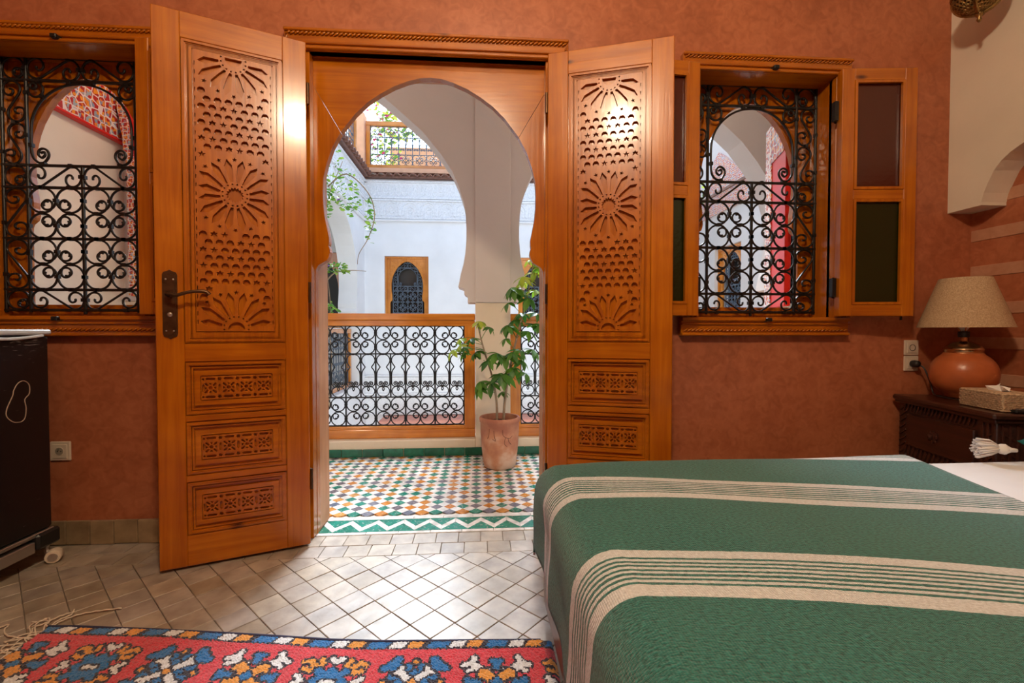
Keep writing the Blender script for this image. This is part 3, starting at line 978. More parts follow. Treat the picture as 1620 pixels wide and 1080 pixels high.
while x < CX + 0.66:
    h2 = P2 / 2
    mz = (za + zb) / 2
    lo, hi = za + 0.006, zb - 0.052
    bt('border_tile', [(x, lo + wq), (x, lo), (x + h2, hi), (x + h2, hi + wq)], Z_WHITE)
    bt('border_tile', [(x + h2, hi + wq), (x + h2, hi), (x + P2, lo), (x + P2, lo + wq)], Z_WHITE)
    bt('triangle_tile', [(x, za), (x + P2, za), (x + P2, lo), (x + h2, hi), (x, lo)], Z_GREEN)
    bt('triangle_tile', [(x + h2, zb), (x - h2, zb), (x - h2, hi + wq), (x, lo + wq), (x + h2, hi + wq)], Z_GREEN)
    x += P2
bt('border_tile', [(CX - 0.533, YW + 0.2), (CX + 0.533, YW + 0.2), (CX + 0.533, YW + 0.212), (CX - 0.533, YW + 0.212)], Z_WHITE)

# ---------------------------------------------------------------- arcade
AC = [-1.146, 1.354]
APROF = [(1.115, 1.17), (1.058, 1.17), (1.058, 1.21), (1.052, 1.222), (1.031, 1.235), (1.031, 1.275), (0.986, 1.29), (1.006, 1.39), (1.026, 1.46), (1.04, 1.545), (1.048, 1.64), (1.049, 1.737), (1.043, 1.84), (1.03, 1.93), (0.988, 2.06),
         (0.942, 2.165), (0.853, 2.295), (0.726, 2.45), (0.60, 2.56), (0.50, 2.645), (0.415, 2.715), (0.30, 2.80), (0.18, 2.875), (0.08, 2.925), (0.0, 2.955)]
ol = [(-3.3, 1.17)]
for c in AC:
    ol += [(c - u, z) for u, z in APROF] + [(c + u, z) for u, z in APROF[-2::-1]]
ol += [(3.9, 1.17), (3.9, 3.75), (-3.3, 3.75)]
A0, A1 = 3.50, 3.72
arc = st(plate('arcade_wall', ol, [], A0, A1, GALL), 'white arcade of pointed horseshoe arches along the gallery')
for xa, xb in ((-3.3, AC[0] - 1.115), (AC[0] + 1.115, AC[1] - 1.115), (AC[1] + 1.115, 3.9)):
    MB().bbox(xa, xb, A0, A1, 0.0, 1.169, 0.004).build('pier', PIER, arc)
    if xa > -2: MB().bbox(xa, xb, A0 - 0.012, A0 + 0.01, 1.172, 3.3, 0.003).build('pilaster', GALL, arc)
MB().bbox(AC[1] + 1.115, AC[1] + 1.3, A0 - 0.012, A0 + 0.01, 1.172, 3.3, 0.003).build('pilaster', GALL, arc)
cb = MB().box(-3.3, 3.9, A0, A1, -0.15, 0.0).bbox(AC[0] - 1.115, AC[0] + 1.115, A0 - 0.004, A1, 0.0, 0.122, 0.006).bbox(AC[1] - 1.115, AC[1] + 1.115, A0 - 0.004, A1, 0.0, 0.122, 0.006).build('kerb', PIER, arc)
gt = MB().bbox(-0.0755, 0.0755, -0.012, 0, 0.0, 0.060, 0.003).mesh('green_skirting_tile', Z_BASE)
x = -2.5
while x < 2.8:
    inst('green_skirting_tile', gt, arc, (x + random.uniform(-.001, .001), A0 - 0.0045, 0.0005), (0, 0, random.uniform(-.006, .006)))
    x += 0.154
# gallery ceiling and ends
def painted(name, base, scale=9.0):
    """painted floral ceiling: white strapwork over red with amber and blue-grey blooms"""
    m, nt, n, l, p = mat_new(name)
    tc = n.new('ShaderNodeTexCoord')
    v1 = n.new('ShaderNodeTexVoronoi'); v1.feature = 'DISTANCE_TO_EDGE'; v1.inputs['Scale'].default_value = scale; v1.inputs['Randomness'].default_value = 0.55
    v2 = n.new('ShaderNodeTexVoronoi'); v2.inputs['Scale'].default_value = scale * 2.6; v2.inputs['Randomness'].default_value = 0.8
    for v in (v1, v2): l.new(tc.outputs['Object'], v.inputs['Vector'])
    r1 = n.new('ShaderNodeValToRGB'); r1.color_ramp.interpolation = 'CONSTANT'
    e = r1.color_ramp.elements
    e[0].position = 0; e[0].color = (1, 1, 1, 1); e[1].position = 0.07; e[1].color = (0, 0, 0, 1)
    l.new(v1.outputs['Distance'], r1.inputs[0])
    r2 = n.new('ShaderNodeValToRGB'); r2.color_ramp.interpolation = 'CONSTANT'
    e = r2.color_ramp.elements
    cols = [(0.75, 0.28, 0.02), base, (0.22, 0.30, 0.40), base, (0.70, 0.22, 0.02), (0.35, 0.02, 0.015), (0.30, 0.38, 0.42)]
    e[0].position = 0; e[0].color = (*cols[0], 1); e[1].position = 1 / 7; e[1].color = (*cols[1], 1)
    for i, c in enumerate(cols[2:]):
        k = e.new((i + 2) / 7); k.color = (*c, 1)
    sp = n.new('ShaderNodeSeparateColor'); l.new(v2.outputs['Color'], sp.inputs[0]); l.new(sp.outputs[0], r2.inputs[0])
    mx = n.new('ShaderNodeMix'); mx.data_type = 'RGBA'
    l.new(r1.outputs[0], mx.inputs['Factor']); l.new(r2.outputs[0], mx.inputs['A']); mx.inputs['B'].default_value = (0.72, 0.62, 0.58, 1)
    l.new(mx.outputs['Result'], p.inputs['Base Color'])
    p.inputs['Roughness'].default_value = 0.45
    return m
FLORAL = painted('painted_floral_red', (0.42, 0.015, 0.012), 19)
FLORAL_S = painted('painted_floral_small', (0.45, 0.02, 0.015), 34)
RED = plain('red_lacquer', (0.62, 0.014, 0.008), 0.35)
st(MB().box(-3.3, 3.9, YO, A0, 3.3, 3.45).build('gallery_ceiling', FLORAL), 'red painted floral ceiling above the gallery')
we = st(MB().box(-2.8, -2.56, YO, A0, -0.1, 3.3).build('wall_gallery_end', WHITE), 'white end wall of the gallery with a painted floral frieze')
MB().bbox(-2.56, -2.525, YO, A0, 2.30, 2.62, 0.003).build('painted_frieze', FLORAL, we)
MB().bbox(-2.56, -2.51, YO, A0, 2.62, 2.645, 0.003).build('frieze_bead', plain('white_paint', (0.8, 0.76, 0.72), 0.6), we)
MB().bbox(-2.56, -2.515, YO, A0, 2.283, 2.30, 0.003).build('frieze_bead', RED, we)
MB().bbox(-2.56, -2.53, YO, A0, 2.645, 3.3, 0.003).build('painted_panel', FLORAL_S, we)
st(MB().box(3.0, 3.2, YO, A0, -0.1, 3.3).build('wall_gallery_return', GALL), 'white return wall closing the far side of the gallery')
st(MB().box(-3.3, 3.9, YO - 0.1, A1, 3.75, 3.9).build('gallery_roof', PIER), 'flat roof over the gallery')
# painted arched bracket at the arcade
bp_ = [(-2.522, 3.28), (-2.522, 2.58), (-2.515, 2.50), (-2.50, 2.45), (-2.495, 2.37), (-2.48, 2.31), (-2.475, 2.22), (-2.46, 2.15), (-2.458, 2.0), (-2.456, 1.6), (-2.455, 1.3), (-2.455, 1.2), (-2.20, 1.2), (-2.20, 3.28)]
bk = st(plate('painted_arch_bracket', bp_, [], 3.40, 3.455, RED), 'red painted bracket with lace-like border in the gallery corner')
bd = [(x, z) for x, z in bp_[1:12]]
b2 = bd + [(x + 0.05, z + (0.03 if z > 2.2 else 0)) for x, z in bd[::-1]]
plate('lace_border', b2, [], 3.388, 3.401, FLORAL_S, bk)

# ---------------------------------------------------------------- balcony railings
def keyhole_path():
    a = [(-0.024, 0.107), (-0.018, 0.112), (-0.014, 0.104), (-0.022, 0.096), (-0.032, 0.102), (-0.030, 0.117), (-0.014, 0.121), (-0.004, 0.108), (-0.010, 0.090), (-0.028, 0.084), (-0.046, 0.098), (-0.050, 0.125), (-0.050, 0.175), (-0.044, 0.205), (-0.031, 0.225), (-0.025, 0.235), (-0.031, 0.245), (-0.046, 0.268), (-0.051, 0.288), (-0.043, 0.312), (-0.026, 0.329), (0, 0.335)]
    p = smooth_path(a, 4)
    return p + [(-x, z) for x, z in p[-2::-1]]

def railing_parts(n, s, rows):
    """list of (kind, key, points, x, z, rotation) for n modules"""
    out = []; bars = []; J = []
    z0, z1, z2, z3 = rows
    W = n * s
    for z in rows: bars.append((False, W, 0, z))
    for i in range(n + 1): bars.append((True, z3 - z0, -W / 2 + i * s, (z0 + z3) / 2))
    for i in range(n):
        cx = -W / 2 + (i + 0.5) * s
        bars.append((True, z2 - z1, cx, (z1 + z2) / 2))
        for za, zb in ((z0, z1), (z2, z3)): out.append(('square', cx, (za + zb) / 2))
        for d in (-1, 1):
            out.append(('key', cx + d * s / 4, z1))
    return out, bars

ROWS = (0.218, 0.438, 0.776, 0.992)
SM = 0.228
def railing_near(name, cx, n, label):
    r_ = empty(name, (cx, YR, 0.1225))
    tag(r_, label, 'railing', 'gallery railings')
    ow = 2.226 / 2
    dz = -0.1225
    MB().bbox(-ow, ow, -0.045, 0.045, 1.035, 1.088, 0.006).bbox(-ow + .002, ow - .002, -0.033, 0.033, 0.992, 1.036, 0.004).build('top_rail', W_OUTH, r_, loc=(0, 0, dz))
    MB().bbox(-ow + 0.002, ow - 0.002, -0.038, 0.038, 0.123, 0.19, 0.005).bbox(-ow + .004, ow - .004, -0.030, 0.030, 0.189, 0.214, 0.004).build('bottom_rail', W_OUTH, r_, loc=(0, 0, dz))
    for sx in (-1, 1):
        xa, xb = sorted((sx * (ow - 0.001), sx * (n * SM / 2 + 0.004)))
        MB().bbox(xa, xb, -0.034, 0.034, 0.19, 1.0, 0.004).build('post', W_OUT, r_, loc=(0, 0, dz))
    parts, bars = railing_parts(n, SM, ROWS)
    for up, L, x, z in bars: inst('bar', bar_mesh('bar', L, 0.0055, IRON, up), r_, (x, 0, z + dz))
    J = []
    keym = iron_mesh(('keyhole_scroll',), keyhole_path(), 0.0048, IRON)
    cm = iron_mesh(('c_scroll', 'belly'), fit(c_path(R(110), R(345), 0.34), 0.096, 0.078), 0.0042, IRON)
    for k, x, z in parts:
        if k == 'square': square_cell(r_, x, z + dz, SM * 0.965, 0.0048, IRON, J)
        else:
            inst('keyhole_scroll', keym, r_, (x, 0, z + dz))
            inst('c_scroll', cm, r_, (x, 0, z + 0.043 + dz))
            J += [(x, z + 0.085 + dz), (x, z + 0.335 + dz)]
    collars(r_, J, IRON, 0.007)
    return r_
railing_near('balcony_railing', AC[0], 9, 'long pine and scrolled iron railing crossing most of the doorway view')
railing_near('balcony_railing', AC[1], 9, 'pine and scrolled iron railing partly hidden by the open door leaf beside the bed')

def railing_far(name, n, loc, rz, label, group, iron, z_top=0.78, par=None):
    """distant railing: same pattern, ironwork joined"""
    r_ = empty(name, loc, rz)
    tag(r_, label, 'railing', group)
    W = n * SM
    for a, b in ((0.0, 0.06), (z_top, z_top + 0.07)):
        MB().bbox(-W / 2 - 0.07, W / 2 + 0.07, -0.04, 0.04, a, b, 0.005).build('rail', W_OUTH, r_)
    for sx in (-1, 1):
        MB().bbox(*sorted((sx * (W / 2 + 0.07), sx * (W / 2 + 0.005))), -0.035, 0.035, 0.06, z_top, 0.004).build('post', W_OUT, r_)
    k = (z_top - 0.06) / (ROWS[3] - ROWS[0])
    parts, bars = railing_parts(n, SM, ROWS)
    for up, L, x, z in bars:
        inst('bar', bar_mesh('bar', L * (k if up else 1), 0.0055, iron, up), r_, (x, 0, 0.06 + (z - ROWS[0]) * k))
    b = MB()
    sq = fit(rot2(c_path(), R(-45)), SM * 0.47, SM * 0.47)[::3]
    ky = keyhole_path()[::3]
    for kd, x, z in parts:
        if kd == 'square':
            for q, (sx, sz) in enumerate(((-1, -1), (1, -1), (1, 1), (-1, 1))):
                pts = rot2(sq, q * PI / 2)
                b.tube([(x + sx * SM * .25 + a, 0, 0.06 + (z - ROWS[0] + sz * SM * .25 * .95 + c) * k) for a, c in pts], 0.0055, 3)
        else:
            b.tube([(x + a, 0, 0.06 + (z - ROWS[0] + c) * k) for a, c in ky], 0.0055, 3)
    o = b.build('scrollwork', iron, r_, True)
    o['kind'] = 'stuff'
    return r_

# ---------------------------------------------------------------- courtyard
YC = 7.70; XL = -1.89; XR = 3.6
def far_window_hole(cx, z0=1.15, z1=2.20, hw=0.362): return rect(cx - hw, cx + hw, z0, z1)
CWX = [-1.207, 1.02]
wc = st(plate('wall_courtyard', [(-4.2, -3.2), (XR + 0.3, -3.2), (XR + 0.3, 3.46), (-4.2, 3.46)], [far_window_hole(c) for c in CWX] + [rect(-2.95, -2.20, 1.0, 2.25)], YC, YC + 0.25, COURT), 'lime-washed courtyard wall facing the gallery')
def yz_arch(c, hw, z0, zs, zp):
    pts = []
    for u, z in ARCH[1:]:
        pts.append((c - u / 0.533 * hw, zs + (z - 1.318) / (2.136 - 1.318) * (zp - zs) if z > 1.318 else zs - (1.318 - z)))
    R_ = [(2 * c - y, z) for y, z in pts[-2::-1]]
    return [(pts[0][0], z0)] + pts + R_ + [(R_[-1][0], z0)]
wcl = st(plate('wall_courtyard_left', [(A1, -3.2), (YC, -3.2), (YC, 3.46), (A1, 3.46)], [yz_arch(6.28, 1.03, 0.1, 1.25, 2.72), yz_arch(4.55, 0.45, 0.1, 1.3, 2.5)], XL - 0.28, XL, COURT, axis='X'), 'lime-washed side wall of the courtyard with an open arch')
wcr = st(plate('wall_courtyard_right', [(A1, -3.2), (YC, -3.2), (YC, 3.9), (A1, 3.9)], [rect(6.06, 6.76, 1.15, 2.2)], XR, XR + 0.28, GALL, axis='X'), 'cream courtyard wall with a carved window and a painted frieze')
st(MB().box(-4.5, 4.2, A1, YC + 0.3, -3.3, -3.2).build('courtyard_floor', plain('courtyard_paving', (0.62, 0.58, 0.54), 0.5, var=0.15, vscale=4)), 'pale paving at the bottom of the courtyard')
# left wing gallery seen through the arch
st(MB().box(-4.3, -4.2, A1, YC, -3.2, 3.46).build('wall_wing', WHITE), 'cream inner wall of the side wing')
st(MB().box(-4.3, XL - 0.28, A1, YC, -0.15, 0.08).build('wing_floor', PIER), 'plain floor slab of the side wing')
st(MB().box(-4.3, XL, A1, YC + 0.3, 3.46, 3.6).build('wing_roof', PIER), 'flat roof of the side wing')
# stucco frieze units
STUC = plain('carved_stucco', (0.80, 0.81, 0.83), 0.9, bump=0.5, bscale=70, var=0.10, vscale=40)
fb = MB()
uw = 0.30
fb.box(-uw / 2, uw / 2, -0.012, 0.0, 0, 0.64)
fb.tube([(u * 0.24, -0.020, 0.06 + (z - 1.2) * 0.24) for u, z in arch_outline(0, ARCH[1:])], 0.014, 4)
fb.tube([(u * 0.16, -0.016, 0.06 + (z - 1.2) * 0.16) for u, z in arch_outline(0, ARCH[1:])], 0.010, 4)
for a in range(6): fb.box(-0.012 + 0.035 * math.cos(a * PI / 3), 0.012 + 0.035 * math.cos(a * PI / 3), -0.024, -0.01, 0.12 + 0.035 * math.sin(a * PI / 3), 0.14 + 0.035 * math.sin(a * PI / 3))
for zz in (0.005, 0.30, 0.335, 0.60):
    fb.box(-uw / 2, uw / 2, -0.045, -0.005, zz, zz + 0.026)
for k in range(3):
    fb.tube([(-0.1 + k * 0.1 + 0.04 * math.cos(t * PI / 4), -0.014, 0.47 + 0.075 * math.sin(t * PI / 4)) for t in range(9)], 0.012, 4)
    fb.box(-0.115 + k * 0.1, -0.085 + k * 0.1, -0.022, -0.008, 0.455, 0.485)
for k in range(4): fb.box(-0.14 + k * 0.08, -0.11 + k * 0.08, -0.02, -0.008, 0.26, 0.285)
fme = fb.mesh('stucco_unit', STUC)
for i in range(18):
    inst('stucco_unit', fme, wc, (XL + 0.15 + i * uw, YC - 0.001, 2.80))
for i in range(13):
    inst('stucco_unit', fme, wcl, (XL + 0.001, YC - 0.15 - i * uw, 2.80), (0, 0, PI / 2))
MB().bbox(XL, XR, YC - 0.05, YC, 2.765, 2.80, 0.01).build('string_course', COURT, wc)
MB().bbox(XL, XL + 0.05, A1 + 0.01, YC, 2.765, 2.80, 0.01).build('string_course', COURT, wcl)
# lower stucco band and rosy ledge
for i in range(18):
    inst('stucco_unit', fme, wc, (XL + 0.15 + i * uw, YC - 0.001, -0.44))
MB().bbox(XL, XR, YC - 0.04, YC, 0.2, 0.225, 0.008).build('string_course', COURT, wc)
MB().bbox(XL + 0.3, XR, YC - 0.45, YC - 0.001, -0.78, -0.45, 0.02).build('ledge', plain('rose_plaster', (0.62, 0.27, 0.20), 0.7, var=0.1), wc)
# parapet tiles
RT = plain('brown_roof_tile', (0.20, 0.09, 0.06), 0.5, var=0.3, vscale=20)
rt = MB()
rt.prism([(0.062 * math.cos(a), 0.062 * math.sin(a) * 0.9) for a in [PI * q / 6 for q in range(7)]] + [(0.05 * math.cos(a), 0.05 * math.sin(a) * 0.9) for a in [PI * q / 6 for q in range(6, -1, -1)]], -0.16, 0.12)
rme = rt.mesh('roof_tile', RT)
pp = MB().bbox(-4.2, XR, YC - 0.10, YC + 0.25, 3.462, 3.50, 0.006).build('parapet_coping', RT, wc)
i = 0
x = XL + 0.05
while x < XR - 0.1:
    inst('roof_tile', rme, wc, (x, YC, 3.50), (R(14), 0, 0)); x += 0.128
pl_ = MB().bbox(XL - 0.2, XL + 0.10, A1 + 0.05, YC - 0.11, 3.462, 3.50, 0.006).build('parapet_coping', RT, wcl)
y = A1 + 0.15
while y < YC - 0.2:
    inst('roof_tile', rme, wcl, (XL, y, 3.50), (R(14), 0, PI / 2)); y += 0.128
# upper terrace
TERR = plain('peach_plaster', (0.78, 0.42, 0.25), 0.8, var=0.08)
st(MB().box(-4.2, XR, YC + 0.25, 12, 3.36, 3.46).build('terrace_floor', PIER), 'roof terrace floor above the courtyard')
st(MB().box(-4.2, XR, YC - 0.02, YC + 0.12, 3.57, 3.64).build('terrace_kerb', TERR), 'peach plaster kerb under the terrace railing')
st(MB().box(-1.78, XR, 9.3, 9.5, 3.46, 4.62).build('wall_terrace', TERR), 'peach plaster wall at the back of the roof terrace')
st(MB().bbox(-2.05, -1.87, YC - 0.05, YC + 0.14, 3.64, 4.52, 0.01).build('terrace_pillar', TERR), 'peach plaster corner pillar of the terrace')
MB().bbox(-2.13, -2.052, YC - 0.04, YC + 0.10, 3.64, 4.46, 0.006).build('pillar_board', W_OUT, bpy.data.objects['terrace_pillar'])
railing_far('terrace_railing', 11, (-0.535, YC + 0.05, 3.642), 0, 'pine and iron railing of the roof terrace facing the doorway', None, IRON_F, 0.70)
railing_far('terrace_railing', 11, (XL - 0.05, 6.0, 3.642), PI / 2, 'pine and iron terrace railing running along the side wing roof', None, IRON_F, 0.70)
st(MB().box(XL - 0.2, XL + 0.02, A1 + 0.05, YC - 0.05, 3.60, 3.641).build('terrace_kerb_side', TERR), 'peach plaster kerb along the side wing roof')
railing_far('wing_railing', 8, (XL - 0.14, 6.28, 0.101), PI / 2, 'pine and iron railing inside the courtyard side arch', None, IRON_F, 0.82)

def far_window(name, cx, cy, rz, label, plane):
    w_ = st(empty(name, (cx, cy, 0), rz), label)
    b = MB()
    ring(b, -0.36, 0.36, 1.152, 2.198, 0.03, 0.05, 0.14)
    b.build('frame', W_OUT, w_)
    half = [(0.528, 1.318 - (1.50 - 1.19) / 0.75), (0.533, 1.318 - (1.50 - 1.20) / 0.75)] + ARCH[1:]
    hole = arch_outline(0, half, 0, 0.53, lambda z: win_z(z) - 0.005)
    plate('arch_board', rect(-0.33, 0.33, 1.182, 2.168), [hole], 0.075, 0.10, W_OUT, w_)
    # carved spandrels
    for s in (-1, 1):
        q = MB()
        for k in range(7):
            a = PI / 2 * k / 6
            c = (s * (0.27 * math.cos(a * .9) + 0.02), 1.83 + 0.30 * math.sin(a * .95))
            if abs(c[0]) < 0.305 and c[1] < 2.15:
                q.tube([(c[0] + 0.022 * math.cos(t * PI / 3), 0.072, c[1] + 0.022 * math.sin(t * PI / 3)) for t in range(7)], 0.006, 4)
        q.tube([(s * 0.16, 0.072, 2.10), (s * 0.23, 0.072, 2.12), (s * 0.285, 0.072, 2.12), (s * 0.29, 0.072, 2.0), (s * 0.275, 0.072, 1.88)], 0.007, 4)
        q.build('spandrel_carving', W_OUT, w_)
    MB().box(-0.33, 0.33, 0.20, 0.21, 1.182, 2.168).build('pane', plain('dark_window_glass', (0.03, 0.025, 0.022), 0.15), w_)
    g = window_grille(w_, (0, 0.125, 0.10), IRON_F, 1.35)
    g.scale = (0.72, 1, 0.80)
    g.location = (0, 0.125, 0.345)
    return w_
far_window('window_3', CWX[0], YC, 0, 'small carved orange window with pale iron grille across the courtyard', 'Y')
far_window('window_4', CWX[1], YC, 0, 'carved orange window across the courtyard behind the leafy plant', 'Y')
far_window('window_5', XR, 6.41, -PI / 2, 'carved orange window in the cream courtyard wall seen through the bedside window', 'X')
# door at the end of the side wing
dw = st(empty('door_3', (-2.575, YC, 0)), 'orange arched door frame at the end of the side wing')
plate('arch_board', rect(-0.374, 0.374, 1.002, 2.248), [arch_outline(0, [(0.53, 1.03)] + ARCH[1:], 0, 0.52)], 0.02, 0.06, W_OUT, dw)
MB().box(-0.37, 0.37, 0.12, 0.14, 1.002, 2.248).build('door_panel', plain('dark_doorway', (0.02, 0.015, 0.012), 0.5), dw)
# painted frieze of the right-hand courtyard wall
pf = MB().bbox(XR - 0.03, XR - 0.001, A1 + 0.02, YC, 2.72, 3.0, 0.004).build('painted_frieze', FLORAL_S, wcr)
plate('painted_gable', [(5.9, 3.05), (6.9, 3.05), (6.75, 3.55), (6.62, 3.62), (6.45, 3.5)], [], XR - 0.03, XR - 0.001, FLORAL_S, wcr, axis='X')
MB().bbox(XR - 0.05, XR - 0.001, A1 + 0.02, YC, 3.0, 3.045, 0.004).build('frieze_bead', RT, wcr)
# red outer shutter of the bedside window, open over the gallery
ow_ = bpy.data.objects['window_2']
osh = empty('outer_shutter', (0.30, 0.245, 0), math.atan2(0.325, 0.105), ow_)
MB().bbox(0, 0.345, -0.016, 0.016, 1.09, 2.19, 0.003).build('board', RED, osh)
MB().bbox(0.235, 0.345, 0.016, 0.022, 1.10, 2.18, 0.002).build('painted_border', FLORAL_S, osh)
MB().bbox(0.02, 0.325, 0.016, 0.021, 1.95, 2.17, 0.002).build('painted_head', FLORAL, osh)

# ---------------------------------------------------------------- bed
BX0, BX1, BY0, BY1 = 0.213, 2.33, -0.25, 1.485
bed = tag(empty('bed', (BX0, BY0, 0)), 'low double bed with a dark wooden base and white sheet under a green striped blanket', 'bed')
def bl(x, y): return (x - BX0, y - BY0)
q = MB()
q.bbox(0, BX1 - BX0, 0, BY1 - BY0, 0.05, 0.30, 0.006)
q.build('base', W_BED, bed)
for sx in (0.04, BX1 - BX0 - 0.12):
    for sy in (0.03, BY1 - BY0 - 0.10):
        MB().bbox(sx, sx + 0.07, sy, sy + 0.07, 0, 0.0495, 0.003).build('foot', W_BED, bed)
def soft_slab(x0, x1, y0, y1, z0, z1, r, nx=30, ny=30, crown=0.012):
    """rounded mattress-like block"""
    bm = bmesh.new()
    bmesh.ops.create_cube(bm, size=1)
    for v in bm.verts: v.co = Vector(((x0 + x1) / 2 + v.co.x * (x1 - x0), (y0 + y1) / 2 + v.co.y * (y1 - y0), (z0 + z1) / 2 + v.co.z * (z1 - z0)))
    bmesh.ops.bevel(bm, geom=bm.edges[:], offset=r, segments=5, affect='EDGES', profile=0.5)
    vs = [v.co.copy() for v in bm.verts]; bm.verts.index_update()
    fs = [[v.index for v in f.verts] for f in bm.faces]
    bm.free()
    m = MB(); m.add(vs, fs)
    return m
SHEET = plain('white_sheet', (0.80, 0.82, 0.85), 0.85, bump=0.25, bscale=9, var=0.02)
soft_slab(0.03, BX1 - BX0 - 0.005, 0.02, BY1 - BY0 - 0.02, 0.3005, 0.505, 0.055).build('mattress', SHEET, bed, True)

def blanket_mat():
    m, nt, n, l, p = mat_new('green_striped_blanket')
    tc = n.new('ShaderNodeTexCoord')
    sx = n.new('ShaderNodeSeparateXYZ'); l.new(tc.outputs['UV'], sx.inputs[0])
    # v runs across the stripes in metres from the far edge
    per = 0.435
    f = n.new('ShaderNodeMath'); f.operation = 'MULTIPLY_ADD'; f.inputs[1].default_value = 1 / per; f.inputs[2].default_value = 0.856
    l.new(sx.outputs['Y'], f.inputs[0])
    nz0 = n.new('ShaderNodeTexNoise'); nz0.inputs['Scale'].default_value = 60; l.new(tc.outputs['UV'], nz0.inputs['Vector'])
    wob = n.new('ShaderNodeMath'); wob.operation = 'MULTIPLY_ADD'; wob.inputs[1].default_value = 0.010; l.new(nz0.outputs[0], wob.inputs[0]); l.new(f.outputs[0], wob.inputs[2])
    fr = n.new('ShaderNodeMath'); fr.operation = 'FRACT'; l.new(wob.outputs[0], fr.inputs[0])
    rp = n.new('ShaderNodeValToRGB'); rp.color_ramp.interpolation = 'CONSTANT'
    els = [(0.0, 0)]
    w0 = 0.58
    els.append((w0, 1)); z = w0 + 0.029 / per
    step = 0.0146 / per
    for k in range(7):
        els.append((z, 0)); els.append((z + step * 0.48, 1)); z += step
    zend = z + 0.029 / per
    els.append((zend, 0))
    e = rp.color_ramp.elements
    e[0].position = 0; e[0].color = (0, 0, 0, 1)
    e[1].position = els[1][0]; e[1].color = (1, 1, 1, 1)
    for a, v in els[2:]:
        k = e.new(a); k.color = (v, v, v, 1)
    l.new(fr.outputs[0], rp.inputs[0])
    # woven melange
    nz = n.new('ShaderNodeTexNoise'); nz.inputs['Scale'].default_value = 260; nz.inputs['Detail'].default_value = 4
    mp = n.new('ShaderNodeMapping'); mp.inputs['Scale'].default_value = (0.5, 1.0, 1); l.new(tc.outputs['UV'], mp.inputs[0]); l.new(mp.outputs[0], nz.inputs['Vector'])
    rg = n.new('ShaderNodeValToRGB')
    rg.color_ramp.elements[0].position = 0.3; rg.color_ramp.elements[0].color = (0.006, 0.058, 0.050, 1)
    rg.color_ramp.elements[1].position = 0.72; rg.color_ramp.elements[1].color = (0.045, 0.26, 0.235, 1)
    l.new(nz.outputs[0], rg.inputs[0])
    rw = n.new('ShaderNodeValToRGB')
    rw.color_ramp.elements[0].position = 0.3; rw.color_ramp.elements[0].color = (0.54, 0.56, 0.58, 1)
    rw.color_ramp.elements[1].position = 0.7; rw.color_ramp.elements[1].color = (0.80, 0.84, 0.88, 1)
    l.new(nz.outputs[0], rw.inputs[0])
    mx = n.new('ShaderNodeMix'); mx.data_type = 'RGBA'
    l.new(rp.outputs[0], mx.inputs['Factor']); l.new(rg.outputs[0], mx.inputs['A']); l.new(rw.outputs[0], mx.inputs['B'])
    l.new(mx.outputs['Result'], p.inputs['Base Color'])
    p.inputs['Roughness'].default_value = 0.95
    p.inputs['Sheen Weight'].default_value = 0.3
    p.inputs['Specular IOR Level'].default_value = 0.2
    wv = n.new('ShaderNodeTexWave'); wv.inputs['Scale'].default_value = 75; wv.bands_direction = 'X'; l.new(tc.outputs['UV'], wv.inputs['Vector'])
    ad = n.new('ShaderNodeMath'); ad.operation = 'MULTIPLY_ADD'; ad.inputs[1].default_value = 0.25; l.new(wv.outputs[0], ad.inputs[0]); l.new(nz.outputs[0], ad.inputs[2])
    bp = n.new('ShaderNodeBump'); bp.inputs['Strength'].default_value = 0.7; bp.inputs['Distance'].default_value = 0.006
    l.new(ad.outputs[0], bp.inputs['Height']); l.new(bp.outputs[0], p.inputs['Normal'])
    return m

def noise1(x, y, s=0):
    return math.sin(x * 5.1 + s) * math.cos(y * 4.3 + 1.7 * s) * 0.5 + math.sin(x * 11.3 + y * 7.7 + s * 2) * 0.25 + math.sin(y * 16.1 - x * 6.1 + s) * 0.15

